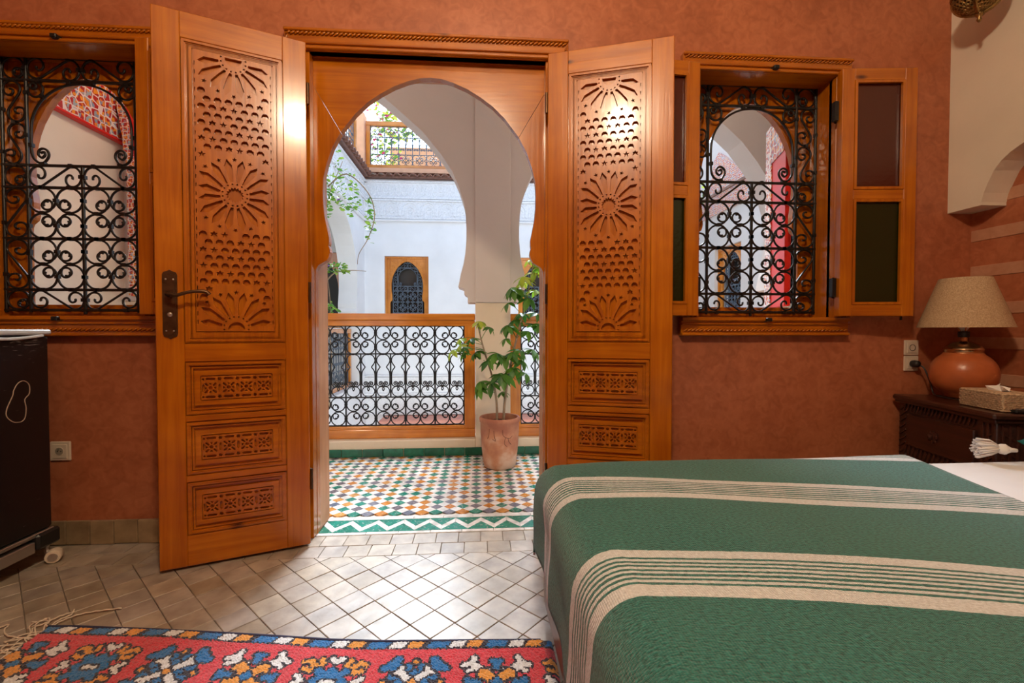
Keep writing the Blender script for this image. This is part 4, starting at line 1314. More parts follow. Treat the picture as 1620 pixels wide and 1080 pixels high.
def blanket():
    """blanket over the bed; runs from the head-side hem, over the foot of the bed and down; far side hangs over too"""
    ZT = 0.522
    far_l = [(-0.30, 0)]
    nu, nv = 96, 110
    verts, faces, uvs = [], [], []
    LU = 1.17 + 0.325           # along the bed then down the foot
    LV = 0.22 + (BY1 + 0.02 - BY0) + 0.1
    def sect(u):
        """profile across the foot end: u measured from the head-side hem, returns x offset from the foot edge and drop"""
        flat = 1.17
        if u < flat: return (flat - u, 0.0)
        r = 0.085
        a = (u - flat) / r
        if a < R(82): return (-r * math.sin(a), r * (1 - math.cos(a)))
        d = (u - flat) - r * R(82)
        return (-r * math.sin(R(82)) - d * math.cos(R(82)) * 0.15, r * (1 - math.cos(R(82))) + d * math.sin(R(82)))
    XF = 0.272
    for j in range(nv + 1):
        v = LV * j / nv
        for i in range(nu + 1):
            u = LU * i / nu
            dx, drop = sect(u)
            # far edge: rounds over and hangs down
            vf = 0.20
            if v < vf:
                rr = 0.07
                a = (vf - v) / rr
                if a < R(85): y = BY1 - 0.055 + rr * math.sin(a); dr2 = rr * (1 - math.cos(a))
                else:
                    d = (vf - v) - rr * R(85)
                    y = BY1 - 0.055 + rr * math.sin(R(85)) + d * 0.07; dr2 = rr * (1 - math.cos(R(85))) + d
            else:
                y = BY1 - 0.055 - (v - vf); dr2 = 0.0
            x = XF + dx
            # the blanket lies askew: its head-side hem runs aslant
            if u < 0.9: x -= (0.9 - u) / 0.9 * 0.235 * (v - 0.2)
            z = ZT - max(drop, dr2) - 0.25 * min(drop, dr2)
            kd = min(1.0, (drop + dr2) / 0.06)
            z += (1 - kd) * (0.005 * noise1(x, y) + 0.004 * math.exp(-((x - 0.9) / 0.5) ** 2))
            z -= 0.009 * max(0.0, (0.55 - max(x, 0.285)) / 0.265) ** 2
            kx = min(1.0, drop / 0.15)
            x -= (0.010 * noise1(y * 1.4, z * 2, 2) + 0.004 * math.sin(y * 23)) * kx * kx
            verts.append((x - BX0, y - BY0, z)); uvs.append((u, v - 0.2 * max(0.0, 1.17 - u)))
    for j in range(nv):
        for i in range(nu):
            a = j * (nu + 1) + i
            faces.append((a, a + 1, a + nu + 2, a + nu + 1))
    me = bpy.data.meshes.new('blanket')
    me.from_pydata(verts, [], faces)
    uv = me.uv_layers.new(name='UVMap')
    for lp in me.loops: uv.data[lp.index].uv = uvs[lp.vertex_index]
    me.materials.append(blanket_mat())
    me.polygons.foreach_set('use_smooth', [True] * len(me.polygons))
    o = inst('blanket', me, None, (BX0, BY0, 0))
    sd = o.modifiers.new('thickness', 'SOLIDIFY'); sd.thickness = 0.008; sd.offset = 0
    return tag(o, 'green woven blanket with white striped bands spread over the bed', 'blanket')
blanket()

# cushion with tassel near the head of the bed
TEAL = plain('teal_cotton', (0.01, 0.22, 0.19), 0.9, bump=0.3, bscale=120)
TASS = plain('white_cotton_cord', (0.78, 0.77, 0.76), 0.9)
def cushion(name, loc, rot, sx, sy, sz, mat, label, tass=None):
    n = 16
    m = MB(); vs = []; fs = []
    for sgn in (1, -1):
        for j in range(n + 1):
            for i in range(n + 1):
                a, b = -1 + 2 * i / n, -1 + 2 * j / n
                t = (1 - a * a) ** 0.5 * (1 - b * b) ** 0.5
                pin = 1 - 0.07 * (1 - abs(a) ** 2) * (abs(b) ** 3) - 0.0
                pin2 = 1 - 0.07 * (1 - abs(b) ** 2) * (abs(a) ** 3)
                vs.append((a * sx * pin2, b * sy * pin, sgn * sz * (t ** 0.7)))
        o = 0 if sgn == 1 else (n + 1) ** 2
        for j in range(n):
            for i in range(n):
                q = o + j * (n + 1) + i
                f = (q, q + 1, q + n + 2, q + n + 1)
                fs.append(f if sgn == 1 else f[::-1])
    m.add(vs, fs)
    o = m.build(name, mat, None, True, loc, rot)
    bm = bmesh.new(); bm.from_mesh(o.data); bmesh.ops.remove_doubles(bm, verts=bm.verts[:], dist=1e-5); bm.to_mesh(o.data); bm.free()
    return tag(o, label, 'cushion')
cu = cushion('cushion', (2.02, 1.25, 0.592), (R(4), R(-6), R(14)), 0.19, 0.19, 0.072, TEAL, 'teal cotton cushion with white tassels lying on the white sheet')
def tassel(base, tip):
    b = MB()
    base = Vector(base); tip = Vector(tip)
    d = (tip - base).normalized()
    side = d.cross(Vector((0, 0, 1))).normalized(); up = side.cross(d)
    b.tube([base, base + d * 0.015, base + d * 0.025], [0.006, 0.008, 0.014], 8)
    b.tube([base + d * 0.02, base + d * 0.03, base + d * 0.042, base + d * 0.05], [0.010, 0.018, 0.017, 0.012], 10)
    L = (tip - base).length
    for k in range(150):
        a = random.uniform(0, 2 * PI); r = random.random() ** .5
        o = side * math.cos(a) * r + up * math.sin(a) * r
        p0 = base + d * 0.048 + o * 0.011
        p1 = base + d * (0.048 + (L - 0.048) * 0.4) + o * 0.026
        p2 = base + d * (L * random.uniform(0.92, 1.05)) + o * 0.034
        p2.z = max(p2.z - 0.006, 0.517); p1.z = max(p1.z, 0.519)
        b.tube([p0, p1, p2], 0.0026, 4)
    return b
Mi = (Matrix.Translation((2.02, 1.25, 0.592)) @ Matrix.Rotation(0, 4, 'X'))
cm_ = Matrix.Translation(Vector((2.02, 1.25, 0.592))) @ (Matrix.Rotation(R(14), 4, 'Z') @ Matrix.Rotation(R(-6), 4, 'Y') @ Matrix.Rotation(R(4), 4, 'X'))
tb = tassel((1.792, 1.388, 0.552), (1.700, 1.436, 0.556))
inv = cm_.inverted()
tb.v = [tuple(inv @ Vector(p)) for p in tb.v]
tb.build('tassel', TASS, cu, True)
for k in range(2):
    cushion('pillow', (2.12, 0.72 - 0.60 * k, 0.612), (0, R(-14), R(2)), 0.20, 0.28, 0.085, SHEET, ['white cotton pillow beside the teal cushion', 'white cotton pillow on the side of the bed away from the windows'][k])

# ---------------------------------------------------------------- fridge on a rolling base
FX, FY0, FY1 = -1.770, 1.35, 2.01
fr = tag(empty('fridge', (FX, FY0, 0)), 'black scuffed mini fridge with a pale top on a wheeled base', 'fridge')
def black_paint():
    m, nt, n, l, p = mat_new('scuffed_black_paint')
    tc = n.new('ShaderNodeTexCoord')
    mp = n.new('ShaderNodeMapping'); mp.inputs['Scale'].default_value = (8, 6, 60); l.new(tc.outputs['Object'], mp.inputs[0])
    nz = n.new('ShaderNodeTexNoise'); nz.inputs['Scale'].default_value = 3; nz.inputs['Detail'].default_value = 7; l.new(mp.outputs[0], nz.inputs['Vector'])
    sp = n.new('ShaderNodeSeparateXYZ'); l.new(tc.outputs['Object'], sp.inputs[0])
    hi = n.new('ShaderNodeMapRange'); hi.inputs['From Min'].default_value = 0.80; hi.inputs['From Max'].default_value = 0.93; hi.inputs['To Min'].default_value = 0.0; hi.inputs['To Max'].default_value = 0.16
    l.new(sp.outputs['Z'], hi.inputs[0])
    ad = n.new('ShaderNodeMath'); ad.operation = 'ADD'; l.new(nz.outputs[0], ad.inputs[0]); l.new(hi.outputs[0], ad.inputs[1])
    rp = n.new('ShaderNodeValToRGB')
    rp.color_ramp.elements[0].position = 0.70; rp.color_ramp.elements[0].color = (0.012, 0.010, 0.011, 1)
    rp.color_ramp.elements[1].position = 0.80; rp.color_ramp.elements[1].color = (0.28, 0.25, 0.24, 1)
    l.new(ad.outputs[0], rp.inputs[0]); l.new(rp.outputs[0], p.inputs['Base Color'])
    p.inputs['Roughness'].default_value = 0.32
    return m
BLK = black_paint()
FW = 0.50
MB().bbox(-FW, 0, 0, FY1 - FY0, 0.142, 0.935, 0.010).build('body', BLK, fr)
lid = plain('pale_plastic', (0.62, 0.66, 0.68), 0.4)
lm = MB().bbox(-FW - 0.006, 0.006, -0.01, FY1 - FY0 + 0.006, 0.936, 0.958, 0.006)
lm.tube([(0.003, t * (FY1 - FY0) / 20 + 0.05 * (t < 1), 0.933 - 0.012 * max(0, math.sin(PI * (t - 10) / 9)) * (t > 10)) for t in range(2, 20)], 0.006, 6)
lm.build('top', lid, fr)
SIL = plain('brushed_aluminium', (0.55, 0.52, 0.50), 0.35, metal=0.9)
MB().bbox(-FW, 0.004, 0.0, FY1 - FY0, 0.126, 0.141, 0.003).build('edge_strip', SIL, fr)
dl_ = MB()
loop = smooth_path([(0.0, 0.0), (0.013, 0.012), (0.018, 0.05), (0.014, 0.085), (0.03, 0.105), (0.030, 0.14), (0.012, 0.158), (-0.008, 0.150), (-0.022, 0.125), (-0.026, 0.105), (-0.045, 0.06), (-0.046, 0.03), (-0.025, 0.005), (0.0, 0.0)], 4)
dl_.tube([(0.001, 0.535 + y * 1.15, 0.600 + z) for y, z in loop], 0.0015, 4)
dl_.build('sticker_residue', plain('sticker_glue', (0.55, 0.42, 0.33), 0.8), fr)
BP = plain('black_plastic', (0.012, 0.012, 0.013), 0.4)
tb_ = MB()
tb_.bbox(-FW + 0.05, -0.02, 0.02, FY1 - FY0 - 0.06, 0.095, 0.125, 0.004)
for cx_, cy_ in ((-0.045, FY1 - FY0 - 0.035), (-0.045, 0.04), (-FW + 0.045, FY1 - FY0 - 0.035), (-FW + 0.045, 0.04)):
    tb_.bbox(cx_ - 0.05, cx_ + 0.062, cy_ - 0.05, cy_ + 0.05, 0.075, 0.138, 0.008)
tb_.build('trolley', BP, fr)
MB().bbox(-0.025, 0.006, 0.08, FY1 - FY0 - 0.085, 0.068, 0.112, 0.003).build('trolley_rail', SIL, fr)
WHL = plain('white_plastic_wheel', (0.72, 0.62, 0.50), 0.5)
for cx_, cy_ in ((0.005, FY1 - FY0 - 0.02), (0.005, 0.05), (-FW + 0.04, FY1 - FY0 - 0.02), (-FW + 0.04, 0.05)):
    M = Matrix.Translation((cx_ + 0.012, cy_, 0.0265)) @ Matrix.Rotation(R(28), 4, 'Z') @ Matrix.Rotation(PI / 2, 4, 'X')
    wh = MB().lathe([(0.012, -0.022), (0.024, -0.021), (0.0265, -0.017), (0.0265, 0.017), (0.024, 0.021), (0.012, 0.022)], 20, M=M).build('wheel', WHL, fr, 40)
    MB().lathe([(0.016, -0.025), (0.016, 0.025)], 14, M=M).tube([(cx_ - 0.01, cy_, 0.028), (cx_ - 0.022, cy_ + 0.004, 0.055), (cx_ - 0.01, cy_, 0.078)], 0.009, 6).build('castor_fork', SIL, wh)

# ---------------------------------------------------------------- sockets and switch
SWH = plain('white_socket_plastic', (0.66, 0.56, 0.44), 0.4)
def wall_plate(name, x, z, w, label, cat, kind, group=None):
    t = tag(empty(name, (x, YW, z)), label, cat)
    MB().bbox(-w / 2, w / 2, -0.010, -0.0005, -w / 2, w / 2, 0.003).build('plate', SWH, t)
    MB().bbox(-w / 2 + 0.011, w / 2 - 0.011, -0.013, -0.009, -w / 2 + 0.011, w / 2 - 0.011, 0.002).build('insert', SWH, t)
    Mx = Matrix.Translation((0, -0.0132, 0)) @ Matrix.Rotation(PI / 2, 4, 'X')
    if kind == 'switch':
        MB().lathe([(0.0165, 0), (0.0165, 0.0012), (0.0145, 0.0012), (0.0145, -0.0005)], 24, M=Mx, cap=False).build('dial_ring', BP, t)
    else:
        MB().lathe([(0.020, 0.0), (0.0195, 0.0012), (0.017, 0.0012)], 24, M=Mx, cap=False).build('socket_ring', SWH, t)
        MB().lathe([(0.0172, 0.0002), (0.002, 0.0004)], 24, M=Mx).build('socket_well', plain('socket_shadow', (0.30, 0.26, 0.2), 0.5), t)
        for dx in (-0.007, 0.007):
            MB().lathe([(0.0025, 0.0), (0.0025, 0.0012)], 8, M=Matrix.Translation((dx, -0.0132, 0)) @ Matrix.Rotation(PI / 2, 4, 'X')).build('pin_hole', BP, t)
        MB().lathe([(0.002, 0.0), (0.002, 0.006)], 8, M=Matrix.Translation((0, -0.0132, 0.009)) @ Matrix.Rotation(PI / 2, 4, 'X')).build('earth_pin', STEEL, t)
    return t
wall_plate('wall_socket', -1.852, 0.420, 0.085, 'white wall socket low on the terracotta wall beside the fridge', 'socket', 'socket')
wall_plate('wall_switch', 2.172, 0.868, 0.076, 'white round-dial wall switch above the bedside socket', 'switch', 'switch')
wall_plate('wall_socket', 2.172, 0.788, 0.076, 'white bedside wall socket with a black plug in it', 'socket', 'socket')
# ---------------------------------------------------------------- nightstand
NA = math.atan2(-0.565, -0.135)     # direction from far corner to near corner along the drawer front
nsd = tag(empty('nightstand', (1.945, 1.575, 0), R(-13.0)), 'dark carved wooden nightstand with one drawer beside the bed', 'nightstand')
NW, ND, NH = 0.555, 0.36, 0.64      # along local y, along local x, height
MB().bbox(0.012, ND, 0.014, NW - 0.002, 0.0, 0.605, 0.004).build('body', W_DARK, nsd)
MB().bbox(-0.018, ND + 0.004, -0.014, NW + 0.004, 0.615, 0.640, 0.007).bbox(-0.006, ND + .002, -0.004, NW + 0.002, 0.603, 0.616, 0.003).build('top', W_DARK, nsd)
DKL = plain('polished_dark_wood', (0.06, 0.022, 0.016), 0.25)
dr_ = MB().bbox(0.000, 0.014, 0.10, NW - 0.07, 0.405, 0.555, 0.004).build('drawer', W_DARK, nsd)
kb = MB()
Mk = Matrix.Translation((0.0, 0.31, 0.48)) @ Matrix.Rotation(-PI / 2, 4, 'Y')
kb.lathe([(0.024, 0.0), (0.022, 0.005), (0.010, 0.008), (0.012, 0.016), (0.006, 0.022)], 12, M=Mk)
for k in range(8):
    a = k * PI / 4
    kb.box(-0.007, 0, 0.31 + 0.022 * math.cos(a) - 0.005, 0.31 + 0.022 * math.cos(a) + 0.005, 0.48 + 0.022 * math.sin(a) - 0.005, 0.48 + 0.022 * math.sin(a) + 0.005)
kb.build('knob', DKL, dr_)
def hatch(b, u0, u1, z0, z1, step, place, dirn=1):
    """rows of slanted chip-carved ridges"""
    u = u0
    k = 0
    while u + step * .9 <= u1 + 1e-6:
        p = [place(u + step * .15, z1 if dirn > 0 else z0), place(u + step * .85, z0 if dirn > 0 else z1)]
        b.tube(p, 0.0042, 4); u += step; k += 1
    return b
fx = lambda y, z: (0.010, y, z)
b = MB()
hatch(b, 0.10, NW - 0.03, 0.566, 0.598, 0.022, fx, 1)
hatch(b, 0.10, NW - 0.03, 0.345, 0.398, 0.026, fx, 1)
for y0 in (0.02, 0.045, 0.07): b.tube([(0.010, y0, 0.30), (0.010, y0, 0.595)], 0.0042, 4)
for z in range(9): b.tube([(0.010, 0.024, 0.56 - z * 0.03), (0.010, 0.066, 0.53 - z * 0.03)], 0.0035, 4)
for z in range(10): b.tube([(0.010, NW - 0.055, 0.595 - z * 0.03), (0.010, NW - 0.012, 0.565 - z * 0.03)], 0.004, 4)
b.build('front_carving', DKL, nsd)['kind'] = 'stuff'
b = MB()
for x0 in (0.03, 0.055, 0.08, 0.30, 0.33): b.tube([(x0, 0.012, 0.30), (x0, 0.012, 0.595)], 0.0042, 4)
for z in range(9): b.tube([(0.034, 0.012, 0.56 - z * 0.03), (0.076, 0.012, 0.53 - z * 0.03)], 0.0035, 4)
b.build('side_carving', DKL, nsd)['kind'] = 'stuff'

# ---------------------------------------------------------------- table lamp
LX, LY, LZ = 2.255, 1.968, 0.6405
lamp = tag(empty('table_lamp', (LX, LY, LZ)), 'round terracotta table lamp with a brass collar and linen shade', 'lamp')
TCO = plain('terracotta_glaze', (0.46, 0.125, 0.04), 0.3, var=0.15, vscale=14, bump=0.05)
BRS = plain('brass', (0.55, 0.36, 0.2), 0.25, metal=1.0)
prof = [(0.055, 0.0), (0.065, 0.004)] + [(0.122 * math.sin(t) ** 0.9, 0.112 - 0.110 * math.cos(t)) for t in [R(34) + k * R(110) / 14 for k in range(15)]] + [(0.062, 0.2195), (0.055, 0.2195)]
MB().lathe(prof, 40).build('base', TCO, lamp, True)
MB().lathe([(0.070, 0.200), (0.072, 0.204), (0.069, 0.208), (0.069, 0.224), (0.072, 0.227), (0.070, 0.232), (0.064, 0.240), (0.048, 0.252), (0.028, 0.260), (0.013, 0.264), (0.012, 0.285), (0.008, 0.286)], 32).build('collar', BRS, lamp, 50)
MB().lathe([(0.019, 0.282), (0.021, 0.286), (0.021, 0.308), (0.010, 0.311)], 20).build('bulb_holder', BP, lamp, 40)
MB().lathe([(0.010, 0.311), (0.028, 0.345), (0.030, 0.36), (0.02, 0.385), (0.004, 0.392)], 20).build('bulb', plain('frosted_bulb', (0.8, 0.78, 0.74), 0.4), lamp, True)
def linen():
    m, nt, n, l, p = mat_new('linen_shade')
    tc = n.new('ShaderNodeTexCoord')
    nz = n.new('ShaderNodeTexNoise'); nz.inputs['Scale'].default_value = 220; l.new(tc.outputs['Object'], nz.inputs['Vector'])
    rp = n.new('ShaderNodeValToRGB')
    rp.color_ramp.elements[0].position = 0.3; rp.color_ramp.elements[0].color = (0.36, 0.24, 0.13, 1)
    rp.color_ramp.elements[1].position = 0.7; rp.color_ramp.elements[1].color = (0.58, 0.43, 0.27, 1)
    l.new(nz.outputs[0], rp.inputs[0]); l.new(rp.outputs[0], p.inputs['Base Color'])
    p.inputs['Roughness'].default_value = 0.9
    bp = n.new('ShaderNodeBump'); bp.inputs['Strength'].default_value = 0.4; bp.inputs['Distance'].default_value = 0.002
    l.new(nz.outputs[0], bp.inputs['Height']); l.new(bp.outputs[0], p.inputs['Normal'])
    return m
b = MB().lathe([(0.166, 0.328), (0.168, 0.328), (0.092, 0.556), (0.090, 0.556), (0.164, 0.332), (0.166, 0.328)], 48, cap=False)
b.build('shade', linen(), lamp, 50)
b = MB()
for k in range(3):
    a = k * 2 * PI / 3
    b.tube([(0.01 * math.cos(a), 0.01 * math.sin(a), 0.302), (0.10 * math.cos(a), 0.10 * math.sin(a), 0.50)], 0.0018, 4)
b.build('shade_carrier', BRS, lamp)
cab = smooth_path([(2.178 - LX, 2.10 - LY, 0.780 - LZ), (2.185 - LX, 2.085 - LY, 0.765 - LZ), (2.19 - LX, 2.06 - LY, 0.70 - LZ), (2.185 - LX, 2.04 - LY, 0.652 - LZ), (2.15 - LX, 1.98 - LY, 0.6465 - LZ), (2.12 - LX, 1.88 - LY, 0.6465 - LZ), (2.12 - LX, 1.80 - LY, 0.6465 - LZ), (2.17 - LX, 1.77 - LY, 0.655 - LZ), (2.18 - LX, 1.80 - LY, 0.662 - LZ), (2.15 - LX, 1.82 - LY, 0.6465 - LZ), (2.20 - LX, 1.88 - LY, 0.6465 - LZ)], 6)
MB().tube(cab, 0.0035, 6).lathe([(0.017, 0), (0.018, 0.010), (0.016, 0.030), (0.007, 0.036)], 16, M=Matrix.Translation((2.172 - LX, YW - 0.0148 - LY, 0.788 - LZ)) @ Matrix.Rotation(PI / 2, 4, 'X')).build('cable', BP, lamp, True)

# tissue box and remote
WOV = plain('woven_box', (0.55, 0.40, 0.26), 0.8, bump=0.6, bscale=180, var=0.3, vscale=120)
tbx = tag(empty('tissue_box', (1.995, 1.595, 0.6405), R(-13)), 'woven beige tissue box on the dark nightstand', 'tissue box')
b = MB()
b.bbox(0, 0.125, 0, 0.205, 0.0, 0.072, 0.004)
b.build('box', WOV, tbx)
b = MB()
for k in range(9):
    z = 0.006 + k * 0.0076
    b.tube([(-0.0015, 0.004 + (t * 0.0098), z + 0.0012 * (1 if (t + k) % 2 else -1)) for t in range(21)], 0.0028, 4)
    b.tube([(0.004 + (t * 0.0098), -0.0015, z + 0.0012 * (1 if (t + k) % 2 else -1)) for t in range(13)], 0.0028, 4)
b.build('weave', WOV, tbx)
MB().prism([(0.05, 0.06), (0.075, 0.06), (0.072, 0.12), (0.058, 0.14)], 0.072, 0.0735, 'Z').build('slot', BP, tbx)
b = MB()
vs = [(0.05, 0.07, 0.072), (0.078, 0.07, 0.072), (0.078, 0.13, 0.072), (0.05, 0.13, 0.072), (0.045, 0.055, 0.090), (0.085, 0.075, 0.086), (0.09, 0.125, 0.100), (0.045, 0.14, 0.088), (0.066, 0.10, 0.093)]
b.add(vs, [(0, 1, 5, 8, 4), (1, 2, 6, 8, 5), (2, 3, 7, 8, 6), (3, 0, 4, 8, 7)])
b.build('tissue', plain('white_tissue', (0.85, 0.84, 0.82), 0.9), tbx)
rm = tag(empty('remote_control', (2.03, 1.555, 0.6405), R(-16)), 'black remote control lying in front of the tissue box', 'remote')
MB().bbox(-0.02, 0.13, 0.004, 0.038, 0.0, 0.014, 0.004).build('body', BP, rm)
b = MB()
for k in range(7):
    for j in range(2): b.bbox(-0.005 + k * 0.018, 0.004 + k * 0.018, 0.011 + j * 0.012, 0.018 + j * 0.012, 0.0138, 0.0158, 0.001)
b.build('buttons', plain('grey_rubber', (0.12, 0.12, 0.13), 0.6), rm)

# ---------------------------------------------------------------- knotted rug
RUGC = {'R': (0.66, 0.050, 0.075), 'B': (0.008, 0.17, 0.46), 'W': (0.80, 0.82, 0.84), 'O': (0.78, 0.33, 0.05), 'K': (0.018, 0.016, 0.034)}
def seg(a, b, p, q, w):
    """thickness left around a segment: positive inside"""
    dx, dy = q[0] - p[0], q[1] - p[1]
    t = max(0.0, min(1.0, ((a - p[0]) * dx + (b - p[1]) * dy) / (dx * dx + dy * dy + 1e-9)))
    return w - math.hypot(a - p[0] - t * dx, b - p[1] - t * dy)
def motif(kind, a, b):
    S_ = lambda p, q, w: seg(a, b, p, q, w)
    if kind == 0:      # blue forked star with a white cross
        L = [(2.0 - (a + b), 'O'),
             (max(S_((0, 0), (5.5, 5.5), 1.4), S_((5.5, 5.5), (7.5, 5), 0.8), S_((5.5, 5.5), (5, 7.5), 0.8)), 'W'),
             (max(S_((2, 2), (9, 9), 2.6), S_((9, 9), (12.2, 7.4), 1.7), S_((9, 9), (7.4, 12.2), 1.7), S_((5, 5), (8, 3), 1.8), S_((5, 5), (3, 8), 1.8), 5.2 - 0.75 * (a + b)), 'B'),
             (max(1.0 - math.hypot(a - 11, b), 1.0 - math.hypot(a, b - 11)), 'O'),
             (max(2.4 - math.hypot(a - 11, b), 2.4 - math.hypot(a, b - 11)) - 0.75, 'R'),
             (max(2.4 - math.hypot(a - 11, b), 2.4 - math.hypot(a, b - 11)), 'K')]
    elif kind == 1:    # white antlers round an orange cross
        L = [(2.3 - (a + b) * 0.9, 'B'),
             (max(S_((0, 0), (5, 5), 2.1), S_((5, 5), (6.5, 3.6), 1.0)), 'O'),
             (max(S_((3, 6.5), (7, 7), 1.0), S_((6.5, 3), (7, 7), 1.0), S_((7, 7), (10, 10), 1.7), S_((10, 10), (13.2, 9), 1.2), S_((10, 10), (9, 13.2), 1.2), S_((8, 8), (11.5, 6), 1.0)), 'W'),
             (max(S_((7.5, 0), (11, 0), 1.5), S_((11, 0), (11.4, 1.6), 1.1)), 'B'),
             (max(S_((0, 8), (0, 11.2), 1.5), S_((0, 11), (1.8, 11.6), 1.1)), 'B')]
    else:              # blue lozenge in orange hooks
        L = [(S_((0, 0), (2.2, 0), 0.9), 'W'),
             (max(6.8 - (a + b) * 0.85, S_((4, 4), (5.5, 5.5), 1.6)), 'B'),
             (max(S_((5, 9), (9, 5), 1.0), S_((9, 5), (12, 6), 1.0), S_((5, 9), (6, 12), 1.0), S_((7, 7), (10.5, 10.5), 1.3), S_((10.5, 10.5), (12.8, 9.6), 1.0)), 'O'),
             (max(S_((10.5, 0), (12.8, 2), 1.1), S_((0, 10.5), (2.2, 12.6), 1.1)), 'W')]
    for v, c in L:
        if v > 0: return c
        if v > -1.0 and c not in 'RK': return 'K'
    return 'R'
def rug_colour(u, v, nu, border):
    """knot colour at column u (along the long side), row v from the far edge, in knots"""
    if v < border:
        k = int(u + v * 0.5) % 21
        if v < 0.5 or v > border - 0.8: return 'K'
        return 'BBBBBBBKWWWWWKOOOOOKK'[k]
    if v < border + 2: return 'R'
    cell = 27
    vv = v - border - 1.5
    col = int((u + 6) // cell)
    a = abs((u + 6) % cell - cell / 2); b = abs(vv % cell - cell / 2)
    return motif((1 + col + int(vv // cell) * 2) % 3, a * 1.22, b * 1.22)
EDGE = [(-1.375, 1.535), (-1.30, 1.530), (-1.014, 1.493), (-0.703, 1.447), (-0.45, 1.405), (-0.305, 1.388), (0.0, 1.370), (0.30, 1.352), (1.2, 1.33)]
def edge_y(x):
    for (x0, y0), (x1, y1) in zip(EDGE, EDGE[1:]):
        if x <= x1:
            t = max(0, (x - x0) / (x1 - x0)); return y0 + t * (y1 - y0)
    return EDGE[-1][1]
def rug():
    K = 0.0084
    nu = int(1.62 / (K / 2)) // 2 * 2; nv = int(1.45 / K)
    nu = int(1.60 / K)
    sub = 2
    vs = []; fs = []; cols = []
    NU, NV = nu * sub, nv * sub
    for j in range(NV + 1):
        for i in range(NU + 1):
            x = -1.378 + i * K / sub
            d = j * K / sub
            y = edge_y(x) - d
            x2 = x - 0.03 * d + 0.004 * math.sin(d * 14)
            ed = min(1, i / 3, j / 2.0, (NU - i) / 3, (NV - j) / 3)
            z = 0.002 + ed * (0.010 + 0.0022 * noise1(x * 3, d * 3, 1)) + random.uniform(-0.0016, 0.0016) * ed
            z += 0.004 * math.exp(-((d - 0.02) / 0.03) ** 2) * max(0, math.sin(x * 6 + 1))
            if x > 0.19: z = min(z, 0.012)
            vs.append((x2, y, z))
    for j in range(NV):
        for i in range(NU):
            a = j * (NU + 1) + i
            fs.append((a, a + 1, a + NU + 2, a + NU + 1))
            cols.append(RUGC[rug_colour((i + 0.5 + random.gauss(0, 0.28)) / sub, (j + 0.5 + random.gauss(0, 0.28)) / sub, nu, 5)])
    me = bpy.data.meshes.new('rug')
    me.from_pydata(vs, [], fs)
    ca = me.color_attributes.new('knots', 'FLOAT_COLOR', 'CORNER')
    buf = []
    for p, c in zip(me.polygons, cols):
        k = random.uniform(0.82, 1.18)
        buf += [c[0] * k, c[1] * k, c[2] * k, 1.0] * 4
    ca.data.foreach_set('color', buf)
    m, nt, n, l, p = mat_new('wool_pile')
    at = n.new('ShaderNodeAttribute'); at.attribute_name = 'knots'
    l.new(at.outputs['Color'], p.inputs['Base Color'])
    p.inputs['Roughness'].default_value = 0.95
    p.inputs['Sheen Weight'].default_value = 0.35
    p.inputs['Specular IOR Level'].default_value = 0.15
    tc = n.new('ShaderNodeTexCoord')
    nz = n.new('ShaderNodeTexNoise'); nz.inputs['Scale'].default_value = 330; l.new(tc.outputs['Object'], nz.inputs['Vector'])
    bp = n.new('ShaderNodeBump'); bp.inputs['Strength'].default_value = 0.8; bp.inputs['Distance'].default_value = 0.006
    l.new(nz.outputs[0], bp.inputs['Height']); l.new(bp.outputs[0], p.inputs['Normal'])
    me.materials.append(m)
    r_ = tag(empty('rug', (-1.378, 0.1, 0)), 'red knotted wool rug with blue and orange star motifs and a fringed end', 'rug')
    o = inst('pile', me, r_, (1.378, -0.1, 0))
    # fringe along the short side: loose cream warp ends
    FR = plain('cream_warp', (0.72, 0.62, 0.50), 0.9)
    b = MB()
    d = 0.0
    while d < 1.40:
        y0 = 1.535 - d; x0 = -1.378 - 0.03 * d
        L = random.uniform(0.05, 0.13)
        a = random.gauss(2.75, 0.55)
        pts = [(x0 + 0.006, y0, 0.006)]
        x, y = x0, y0
        for k in range(5):
            a += random.gauss(0, 0.45)
            x += math.cos(a) * L / 5; y += math.sin(a) * L / 5
            pts.append((x, y, 0.0035 + random.random() * 0.004))
        b.tube([(p0[0] + 1.378, p0[1] - 0.1, p0[2]) for p0 in smooth_path(pts, 3)], 0.0022, 4)
        d += random.uniform(0.009, 0.02)
    # a few longer curled strands at the corner
    for pts in ([(-1.37, 1.53), (-1.36, 1.57), (-1.33, 1.60), (-1.28, 1.615), (-1.22, 1.625)], [(-1.37, 1.53), (-1.375, 1.57), (-1.36, 1.60), (-1.375, 1.63)], [(-1.38, 1.50), (-1.41, 1.53), (-1.43, 1.56), (-1.42, 1.585), (-1.40, 1.565), (-1.42, 1.54)],
                [(-1.38, 1.48), (-1.46, 1.50), (-1.50, 1.53), (-1.515, 1.56), (-1.53, 1.54)], [(-1.375, 1.52), (-1.40, 1.56), (-1.385, 1.60), (-1.36, 1.615)], [(-1.38, 1.46), (-1.45, 1.45), (-1.52, 1.44), (-1.57, 1.42)]):
        b.tube([(x + 1.378, y - 0.1, 0.005 + 0.002 * (k % 2)) for k, (x, y) in enumerate(smooth_path(pts, 4))], 0.0026, 4)
    f = b.build('fringe', FR, r_, True)
    f['kind'] = 'stuff'
    # selvedge cord along the far edge
    sv = MB().tube([(x + 1.378, edge_y(x) + 0.001 - 0.1, 0.006) for x in [-1.375 + t * 0.02 for t in range(79)]], 0.006, 6)
    sv.build('selvedge', plain('navy_selvedge', (0.03, 0.03, 0.07), 0.9), r_, True)
    return r_
rug()

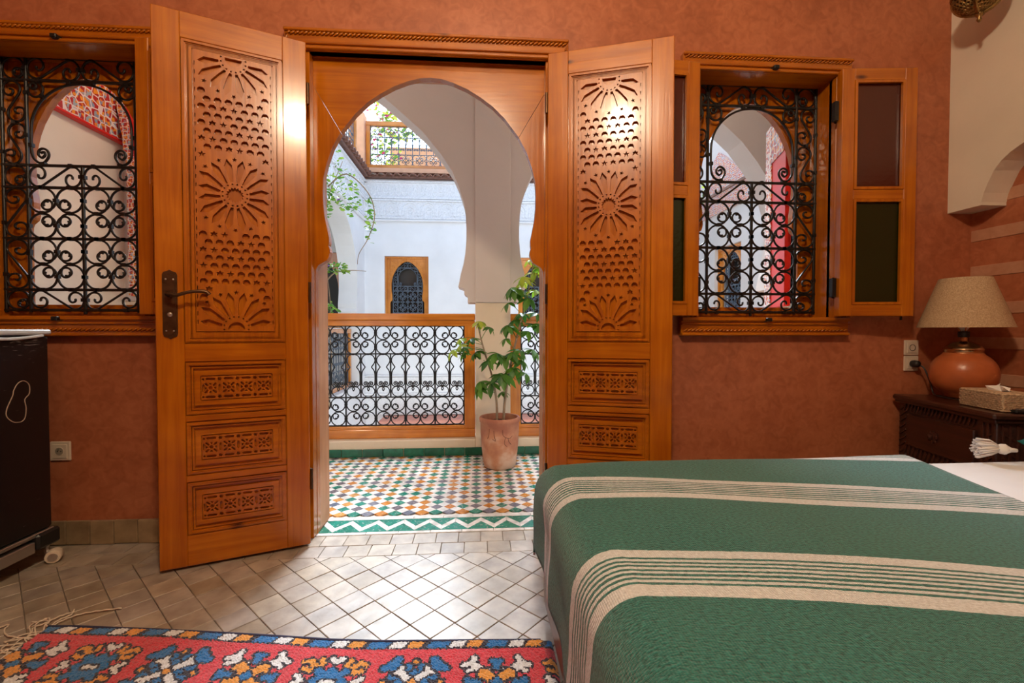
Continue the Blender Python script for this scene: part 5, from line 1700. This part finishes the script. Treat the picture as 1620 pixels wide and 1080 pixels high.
# ---------------------------------------------------------------- potted plant in the gallery
pot = tag(empty('potted_plant', (0.142, 3.185, 0.0)), 'leafy umbrella plant in a scratched terracotta pot by the gallery pier', 'potted plant')
def pot_mat():
    m, nt, n, l, p = mat_new('weathered_terracotta')
    tc = n.new('ShaderNodeTexCoord')
    nz = n.new('ShaderNodeTexNoise'); nz.inputs['Scale'].default_value = 9; nz.inputs['Detail'].default_value = 8; l.new(tc.outputs['Object'], nz.inputs['Vector'])
    sp = n.new('ShaderNodeSeparateXYZ'); l.new(tc.outputs['Object'], sp.inputs[0])
    ad = n.new('ShaderNodeMath'); ad.operation = 'MULTIPLY_ADD'; ad.inputs[1].default_value = -1.1; l.new(sp.outputs['Z'], ad.inputs[0])
    l.new(nz.outputs[0], ad.inputs[2])
    rp = n.new('ShaderNodeValToRGB')
    e = rp.color_ramp.elements
    e[0].position = 0.12; e[0].color = (0.36, 0.13, 0.075, 1)
    e[1].position = 0.52; e[1].color = (0.62, 0.42, 0.30, 1)
    k = e.new(0.36); k.color = (0.52, 0.24, 0.13, 1)
    l.new(ad.outputs[0], rp.inputs[0]); l.new(rp.outputs[0], p.inputs['Base Color'])
    p.inputs['Roughness'].default_value = 0.8
    bp = n.new('ShaderNodeBump'); bp.inputs['Strength'].default_value = 0.3; bp.inputs['Distance'].default_value = 0.01
    l.new(nz.outputs[0], bp.inputs['Height']); l.new(bp.outputs[0], p.inputs['Normal'])
    return m
POT = pot_mat()
b = MB().lathe([(0.02, 0.001), (0.098, 0.001), (0.110, 0.012), (0.118, 0.05), (0.128, 0.15), (0.134, 0.25), (0.135, 0.315), (0.142, 0.322), (0.144, 0.345), (0.138, 0.354), (0.126, 0.352), (0.122, 0.335), (0.118, 0.312), (0.01, 0.312)], 40)
pt = b.build('pot', POT, pot, 50)
b = MB()
for pts in ([(-0.6, 0.29), (-0.62, 0.25), (-0.72, 0.22)], [(-0.35, 0.28), (-0.33, 0.24), (-0.26, 0.21), (-0.42, 0.22)], [(0.1, 0.285), (0.12, 0.25), (0.3, 0.23), (0.5, 0.225), (0.65, 0.24)], [(0.25, 0.23), (0.2, 0.19), (0.35, 0.17)], [(0.4, 0.225), (0.45, 0.2), (0.6, 0.18)]):
    b.tube([(0.1345 * math.sin(a) * (0.93 + .07 * z / .3), -0.1345 * math.cos(a) * (0.93 + .07 * z / .3), z) for a, z in smooth_path(pts, 4)], 0.0022, 4)
b.build('scratched_pattern', plain('pot_scratch', (0.13, 0.05, 0.03), 0.8), pt)
MB().lathe([(0.117, 0.0), (0.08, 0.008), (0.01, 0.012)], 24, (0, 0, 0.312)).build('soil', plain('potting_soil', (0.05, 0.025, 0.015), 0.95, bump=0.8, bscale=60), pot)
BARK = plain('grey_brown_bark', (0.30, 0.21, 0.13), 0.8, var=0.2, vscale=30)
stems = [[(-0.02, 0.0, 0.30), (-0.022, 0.0, 0.45), (-0.05, 0.0, 0.62), (-0.11, 0.005, 0.82), (-0.15, 0.01, 0.98)],
         [(0.025, 0.0, 0.30), (0.035, -0.005, 0.45), (0.06, 0.0, 0.62), (0.10, 0.01, 0.82), (0.15, 0.015, 1.02), (0.20, 0.01, 1.22), (0.235, 0.0, 1.42)]]
SS = [smooth_path(s_, 5) for s_ in stems]
for q in SS:
    MB().tube(q, [0.010 - 0.006 * i / len(q) for i in range(len(q))], 7).build('stem', BARK, pot, True)
def leaf_mat(name, c0, c1):
    m, nt, n, l, p = mat_new(name)
    oi = n.new('ShaderNodeObjectInfo')
    rp = n.new('ShaderNodeValToRGB')
    rp.color_ramp.elements[0].color = (*c0, 1); rp.color_ramp.elements[1].color = (*c1, 1)
    l.new(oi.outputs['Random'], rp.inputs[0]); l.new(rp.outputs[0], p.inputs['Base Color'])
    p.inputs['Roughness'].default_value = 0.4
    p.inputs['Transmission Weight'].default_value = 0.0
    p.inputs['Subsurface Weight'].default_value = 0.0
    tl = n.new('ShaderNodeBsdfTranslucent'); l.new(rp.outputs[0], tl.inputs[0])
    mx = n.new('ShaderNodeMixShader'); mx.inputs[0].default_value = 0.3
    l.new(p.outputs[0], mx.inputs[1]); l.new(tl.outputs[0], mx.inputs[2]); l.new(mx.outputs[0], n['Material Output'].inputs[0])
    return m
LEAF = leaf_mat('umbrella_leaf_green', (0.035, 0.13, 0.02), (0.12, 0.30, 0.03))
LEAFY = leaf_mat('umbrella_leaf_young', (0.22, 0.42, 0.03), (0.50, 0.55, 0.05))
def leaf_mesh(L, W, mat, droop=0.25):
    vs = []; fs = []
    n = 6
    for i in range(n + 1):
        t = i / n
        w = W * math.sin(PI * min(1, t * 0.94 + 0.05)) ** 0.8 * (0.75 + 0.5 * t if t < .6 else 1.05 - (t - .6) * .6)
        z = -droop * L * t * t
        for s_ in (-1, 0, 1):
            vs.append((t * L, s_ * w / 2, z + (0.12 * w if s_ else 0)))
    for i in range(n):
        for k in range(2):
            a = i * 3 + k
            fs.append((a, a + 1, a + 4, a + 3))
    return MB().add(vs, fs).mesh('leaflet', mat, True)
LM = [leaf_mesh(0.105, 0.042, LEAF), leaf_mesh(0.085, 0.033, LEAF), leaf_mesh(0.095, 0.038, LEAFY)]
def cluster(anchor, tip, size, lm, n=7, tilt=0.35):
    pet = MB().tube(smooth_path([anchor, tuple((Vector(anchor) + Vector(tip)) / 2 + Vector((0, 0, 0.012))), tip], 3), 0.0022, 4).build('leaf_cluster', LEAF, pot)
    d = (Vector(tip) - Vector(anchor)); d.normalize()
    base = Vector((d.x * 0.5, d.y * 0.5, 0.9)).normalized()
    qb = base.to_track_quat('Z', 'X')
    off = random.random() * 2 * PI
    for k in range(n):
        a = off + 2 * PI * k / n
        ql = qb.to_matrix().to_4x4() @ Matrix.Rotation(a, 4, 'Z') @ Matrix.Rotation(tilt + random.uniform(-.15, .25), 4, 'Y')
        sc = size * random.uniform(0.8, 1.1)
        o = inst('leaflet', lm, pet)
        o.matrix_local = Matrix.Translation(tip) @ ql @ Matrix.Diagonal((sc, sc, sc, 1))
# leaf clusters: offsets from the pot in metres, grown from the nearest stem point
CL = [(-0.14, -0.03, 1.02, 0.8, 2), (-0.20, 0.0, 0.90, 0.8, 0), (-0.27, -0.02, 0.86, 0.85, 2), (-0.33, 0.0, 0.82, 0.9, 2), (-0.25, -0.05, 0.80, 0.7, 0), (-0.07, -0.03, 0.98, 0.8, 1), (-0.17, 0.02, 0.80, 0.8, 0),
      (-0.02, -0.05, 0.80, 1.0, 0), (0.04, -0.05, 0.78, 1.0, 0), (-0.08, -0.08, 0.75, 0.9, 0), (0.02, -0.10, 0.66, 1.15, 0), (-0.06, -0.06, 0.60, 1.0, 0), (0.10, -0.06, 0.70, 1.05, 0), (0.18, -0.05, 0.66, 0.9, 0), (-0.14, -0.05, 0.56, 0.9, 0), (0.02, 0.05, 0.52, 0.7, 0),
      (0.07, 0.0, 0.98, 0.9, 0), (0.04, -0.02, 0.90, 0.8, 1), (0.20, -0.03, 0.95, 0.9, 0), (0.24, 0.0, 0.82, 0.9, 0), (0.10, -0.02, 1.24, 1.05, 0), (0.06, 0.0, 1.15, 0.9, 0), (0.16, -0.02, 1.30, 1.1, 2), (0.24, -0.02, 1.36, 1.1, 2), (0.20, -0.04, 1.18, 1.0, 0), (0.26, 0.0, 1.24, 1.0, 2), (0.16, 0.03, 1.08, 0.9, 0),
      (0.26, 0.0, 1.08, 0.9, 0), (0.22, 0.03, 1.46, 0.9, 2), (0.28, -0.03, 1.00, 0.8, 0), (0.30, 0.02, 1.40, 0.9, 2), (0.14, -0.05, 0.82, 0.9, 0)]
CL += [(x + random.uniform(-.07, .07), y + random.uniform(-.06, .06), z + random.uniform(-.06, .05), sz * 0.9, li) for (x, y, z, sz, li) in CL[::2]]
for (x, y, z, sz, li) in CL:
    best = min((p for q in SS for p in q if p[2] < z + 0.02 and p[2] > 0.4), key=lambda p: (p[0] - x) ** 2 + (p[1] - y) ** 2 + ((p[2] - z + 0.06) * 0.8) ** 2)
    cluster(best, (x, y, z), sz, LM[li], random.choice((6, 7, 8)))

# ---------------------------------------------------------------- courtyard greenery
def foliage(name, loc, label, cat, stems_, blobs, n_leaf, leaf_sz, mats, bloom=None, n_bloom=0, stem_mat=BARK, group=None):
    """climber or bush: woody stems with joined small leaves and blossoms"""
    t = tag(empty(name, loc), label, cat, group)
    b = MB()
    for s_ in stems_: b.tube(smooth_path(s_, 5), [0.009 - 0.006 * i / (len(s_) * 5 - 4) for i in range(len(s_) * 5 - 4)], 5)
    b.build('stems', stem_mat, t, True)
    def scatter(nm, n, sz, ms):
        q = MB()
        for _ in range(n):
            c, r = random.choice(blobs)
            while True:
                d = Vector((random.uniform(-1, 1), random.uniform(-1, 1), random.uniform(-1, 1)))
                if d.length < 1: break
            p = Vector(c) + Vector((d.x * r[0], d.y * r[1], d.z * r[2]))
            s_ = sz * random.uniform(0.6, 1.3)
            M = Matrix.Translation(p) @ Matrix.Rotation(random.uniform(0, 2 * PI), 4, 'Z') @ Matrix.Rotation(random.uniform(-1.2, 1.2), 4, 'X') @ Matrix.Rotation(random.uniform(-.8, .8), 4, 'Y')
            q.m = random.randrange(len(ms))
            q.add([M @ Vector(v) for v in ((-s_, 0, 0), (-s_ * .3, -s_ * .5, s_ * .12), (s_ * .5, -s_ * .42, s_ * .1), (s_, 0, -s_ * .1), (s_ * .5, s_ * .42, s_ * .1), (-s_ * .3, s_ * .5, s_ * .12), (0.1 * s_, 0, 0))],
                  [(0, 1, 6), (1, 2, 6), (2, 3, 6), (3, 4, 6), (4, 5, 6), (5, 0, 6)])
        o = q.build(nm, ms, t); o['kind'] = 'stuff'
    scatter('leaves', n_leaf, leaf_sz, mats)
    if bloom: scatter('blossoms', n_bloom, leaf_sz * 0.9, bloom)
    return t
LG = [leaf_mat('vine_leaf', (0.10, 0.26, 0.03), (0.16, 0.34, 0.04)), leaf_mat('vine_leaf_light', (0.26, 0.42, 0.05), (0.34, 0.5, 0.08))]
LYG = [leaf_mat('sunlit_leaf', (0.38, 0.5, 0.05), (0.5, 0.6, 0.08)), leaf_mat('bush_leaf', (0.12, 0.3, 0.04), (0.2, 0.4, 0.05))]
PINK = [plain('magenta_bract', (0.62, 0.04, 0.22), 0.7)]
PURP = [plain('violet_bract', (0.32, 0.10, 0.62), 0.7)]
foliage('bougainvillea', (-1.72, 5.2, 0.2), 'flowering climber with bare twining stems hanging down the courtyard side wall', 'plant',
        [[(0.0, 0, -0.1), (-0.03, 0, 0.6), (0.03, 0.02, 1.2), (-0.02, 0, 1.7), (0.05, 0, 2.2), (0.2, 0.05, 2.65)],
         [(0.03, 0.05, -0.1), (0.06, 0.05, 0.5), (0.0, 0.03, 1.1), (0.06, 0, 1.6)],
         [(0.05, 0, -0.1), (0.0, 0.02, 0.7), (0.07, 0, 1.0), (0.02, 0, 1.5)],
         [(0.05, 0, 2.35), (0.25, 0.02, 2.5), (0.48, 0.03, 2.30), (0.55, 0.03, 2.05), (0.48, 0.03, 1.80), (0.38, 0.02, 1.62), (0.36, 0.02, 1.50)],
         [(0.02, 0, 1.3), (0.12, 0, 1.40), (0.30, 0.0, 1.43), (0.46, 0, 1.42)]],
        [((0.08, 0, 2.55), (0.16, 0.15, 0.28)), ((0.22, 0.02, 2.35), (0.16, 0.12, 0.22)), ((0.05, 0, 2.2), (0.10, 0.1, 0.2)), ((0.28, 0.02, 2.15), (0.14, 0.1, 0.12)), ((0.04, 0, 1.0), (0.12, 0.1, 0.10)), ((0.15, 0, 1.45), (0.18, 0.05, 0.08)), ((0.5, 0.03, 2.0), (0.06, 0.04, 0.3))],
        330, 0.030, LG, PURP, 6)
foliage('terrace_bush', (-1.85, 8.45, 3.465), 'pink-flowering yellow-green bush behind the terrace railing', 'bush',
        [[(0, 0, 0), (0.1, 0, 0.7), (0.0, 0, 1.4)], [(0.6, 0, 0), (0.5, 0.1, 0.8), (0.7, 0, 1.5)]],
        [((0.1, 0, 0.8), (0.35, 0.3, 0.6)), ((0.5, 0.1, 1.3), (0.55, 0.3, 0.3)), ((0.4, 0, 1.6), (0.7, 0.3, 0.35))], 520, 0.05, LYG, PINK, 90)
foliage('terrace_bush', (-2.5, 6.2, 3.605), 'low green bush behind the side terrace railing', 'bush',
        [[(0, 0, 0), (0, 0.2, 0.4)]], [((0, 0, 0.35), (0.35, 1.0, 0.35))], 260, 0.05, LYG, PINK, 12)
foliage('courtyard_creeper', (3.50, 6.2, 0.9), 'yellow-green creeper hanging by the cream courtyard wall', 'plant',
        [[(-0.35, 0.3, -4.1), (-0.33, 0.3, -2.0), (-0.35, 0.3, -0.6), (-0.3, 0.3, 0.4), (-0.38, 0.35, 1.2), (-0.30, 0.35, 2.0)]], [((-0.32, 0.25, 0.25), (0.24, 0.3, 0.12)), ((-0.35, 0.4, 1.3), (0.10, 0.1, 0.8)), ((-0.3, 0.35, 2.0), (0.15, 0.15, 0.3))], 150, 0.045, LYG)

# ---------------------------------------------------------------- lamps
GLOW = plain('glowing_bulb', (1, 0.9, 0.75), 0.5, emit=((1.0, 0.78, 0.5), 30.0))
def point(name, loc, watt, col, rad, parent):
    d = bpy.data.lights.new(name, 'POINT')
    d.energy = watt; d.color = col; d.shadow_soft_size = rad
    o = bpy.data.objects.new(name, d); C.objects.link(o)
    o.location = loc; o.parent = parent
    return o
def pendant(loc, ceil, watt, col, label, rad=0.10):
    """brass pendant with an open conical hood above a bare bulb"""
    t = tag(empty('pendant_lamp', loc), label, 'lamp')
    H_ = ceil - loc[2]
    MB().tube([(0, 0, 0.16), (0, 0, H_ - 0.01)], 0.006, 6).lathe([(0.05, H_ - 0.03), (0.05, H_ - 0.0005)], 20).build('chain', BRS, t)
    MB().lathe([(0.02, 0.16), (0.06, 0.145), (0.11, 0.115), (0.115, 0.112), (0.06, 0.14), (0.02, 0.155)], 32, cap=False).build('hood', BRS, t, 50)
    MB().lathe([(0.004, -0.035), (0.024, -0.025), (0.034, 0.0), (0.028, 0.03), (0.015, 0.06), (0.013, 0.15)], 20).build('bulb', GLOW, t, True)
    point('pendant_light', (0, 0, 0), watt, col, rad, t)
    return t
pendant((0.02, 0.10, 2.72), ROOM_H, 140, (1.0, 0.77, 0.52), 'brass pendant lamp hanging from the bedroom ceiling')
pendant((-1.6, 2.92, 2.92), 3.3, 16, (1.0, 0.86, 0.72), 'added brass fill lamp, out of view, brightening the gallery on the fridge side of the doorway')  # added lamp, unseen, raises the brightness of the gallery
pendant((1.2, 2.92, 2.92), 3.3, 12, (1.0, 0.86, 0.72), 'added brass fill lamp, out of view, brightening the gallery outside the bedside window')  # second added gallery lamp, hung out of view to lift the arcade tone

# pierced brass lantern on the cream wall
ln = tag(empty('wall_lantern', (2.20, 1.885, 2.445)), 'pierced brass bowl lantern hanging at the top of the cream wall', 'lantern')
OLDB = plain('old_brass', (0.30, 0.19, 0.07), 0.35, metal=0.9, var=0.4, vscale=40)
b = MB()
nm_, nr = 28, 9
Rb = 0.088
for i in range(nr):
    t0 = R(-82) + R(82) * i / nr; t1 = R(-82) + R(82) * (i + 1) / nr
    for k in range(nm_):
        a = 2 * PI * (k + 0.5 * (i % 2)) / nm_
        a2 = a + 2 * PI / nm_ * 0.42
        p = lambda t, aa: (Rb * math.cos(t) * math.cos(aa), Rb * math.cos(t) * math.sin(aa), Rb * 1.05 * math.sin(t))
        b.tube([p(t0, a), p(t1, a2)], 0.0034, 4); b.tube([p(t0, a2 + .06), p(t1, a)], 0.0034, 4)
for t in [R(-82) + R(82) * i / nr for i in range(nr + 1)]:
    b.tube([(Rb * math.cos(t) * math.cos(2 * PI * k / 28), Rb * math.cos(t) * math.sin(2 * PI * k / 28), Rb * 1.05 * math.sin(t)) for k in range(29)], 0.0036, 4)
b.build('pierced_bowl', OLDB, ln)
b = MB()
for k in range(4):
    a = k * PI / 2 + 0.5
    b.tube([((Rb + 0.003) * math.cos(t) * math.cos(a), (Rb + 0.003) * math.cos(t) * math.sin(a), (Rb + 0.003) * 1.05 * math.sin(t)) for t in [R(-85) + R(85) * i / 8 for i in range(9)]], 0.007, 5)
b.build('rib', OLDB, ln)
MB().lathe([(0.004, -0.132), (0.010, -0.122), (0.006, -0.112), (0.014, -0.102), (0.018, -0.092), (0.004, -0.088)], 14).build('finial', OLDB, ln, True)
MB().lathe([(Rb * .93, -0.018), (Rb * 0.5, -0.07), (0.01, -0.085)], 20, cap=False).build('inner_glass', plain('dark_amber_glass', (0.05, 0.03, 0.015), 0.3), ln, True)
MB().lathe([(0.094, -0.006), (0.097, 0.0), (0.094, 0.008), (0.06, 0.05), (0.02, 0.08), (0.012, 0.12)], 28).build('crown', OLDB, ln, 50)
MB().tube([(0, 0, 0.11), (0, 0, 0.20), (0.04, 0, 0.25), (0.12, 0, 0.25), (0.158, 0, 0.24)], 0.008, 6).lathe([(0.045, 0), (0.045, 0.012), (0.02, 0.02)], 18, M=Matrix.Translation((0.1588, 0, 0.24)) @ Matrix.Rotation(-PI / 2, 4, 'Y')).build('bracket', OLDB, ln)
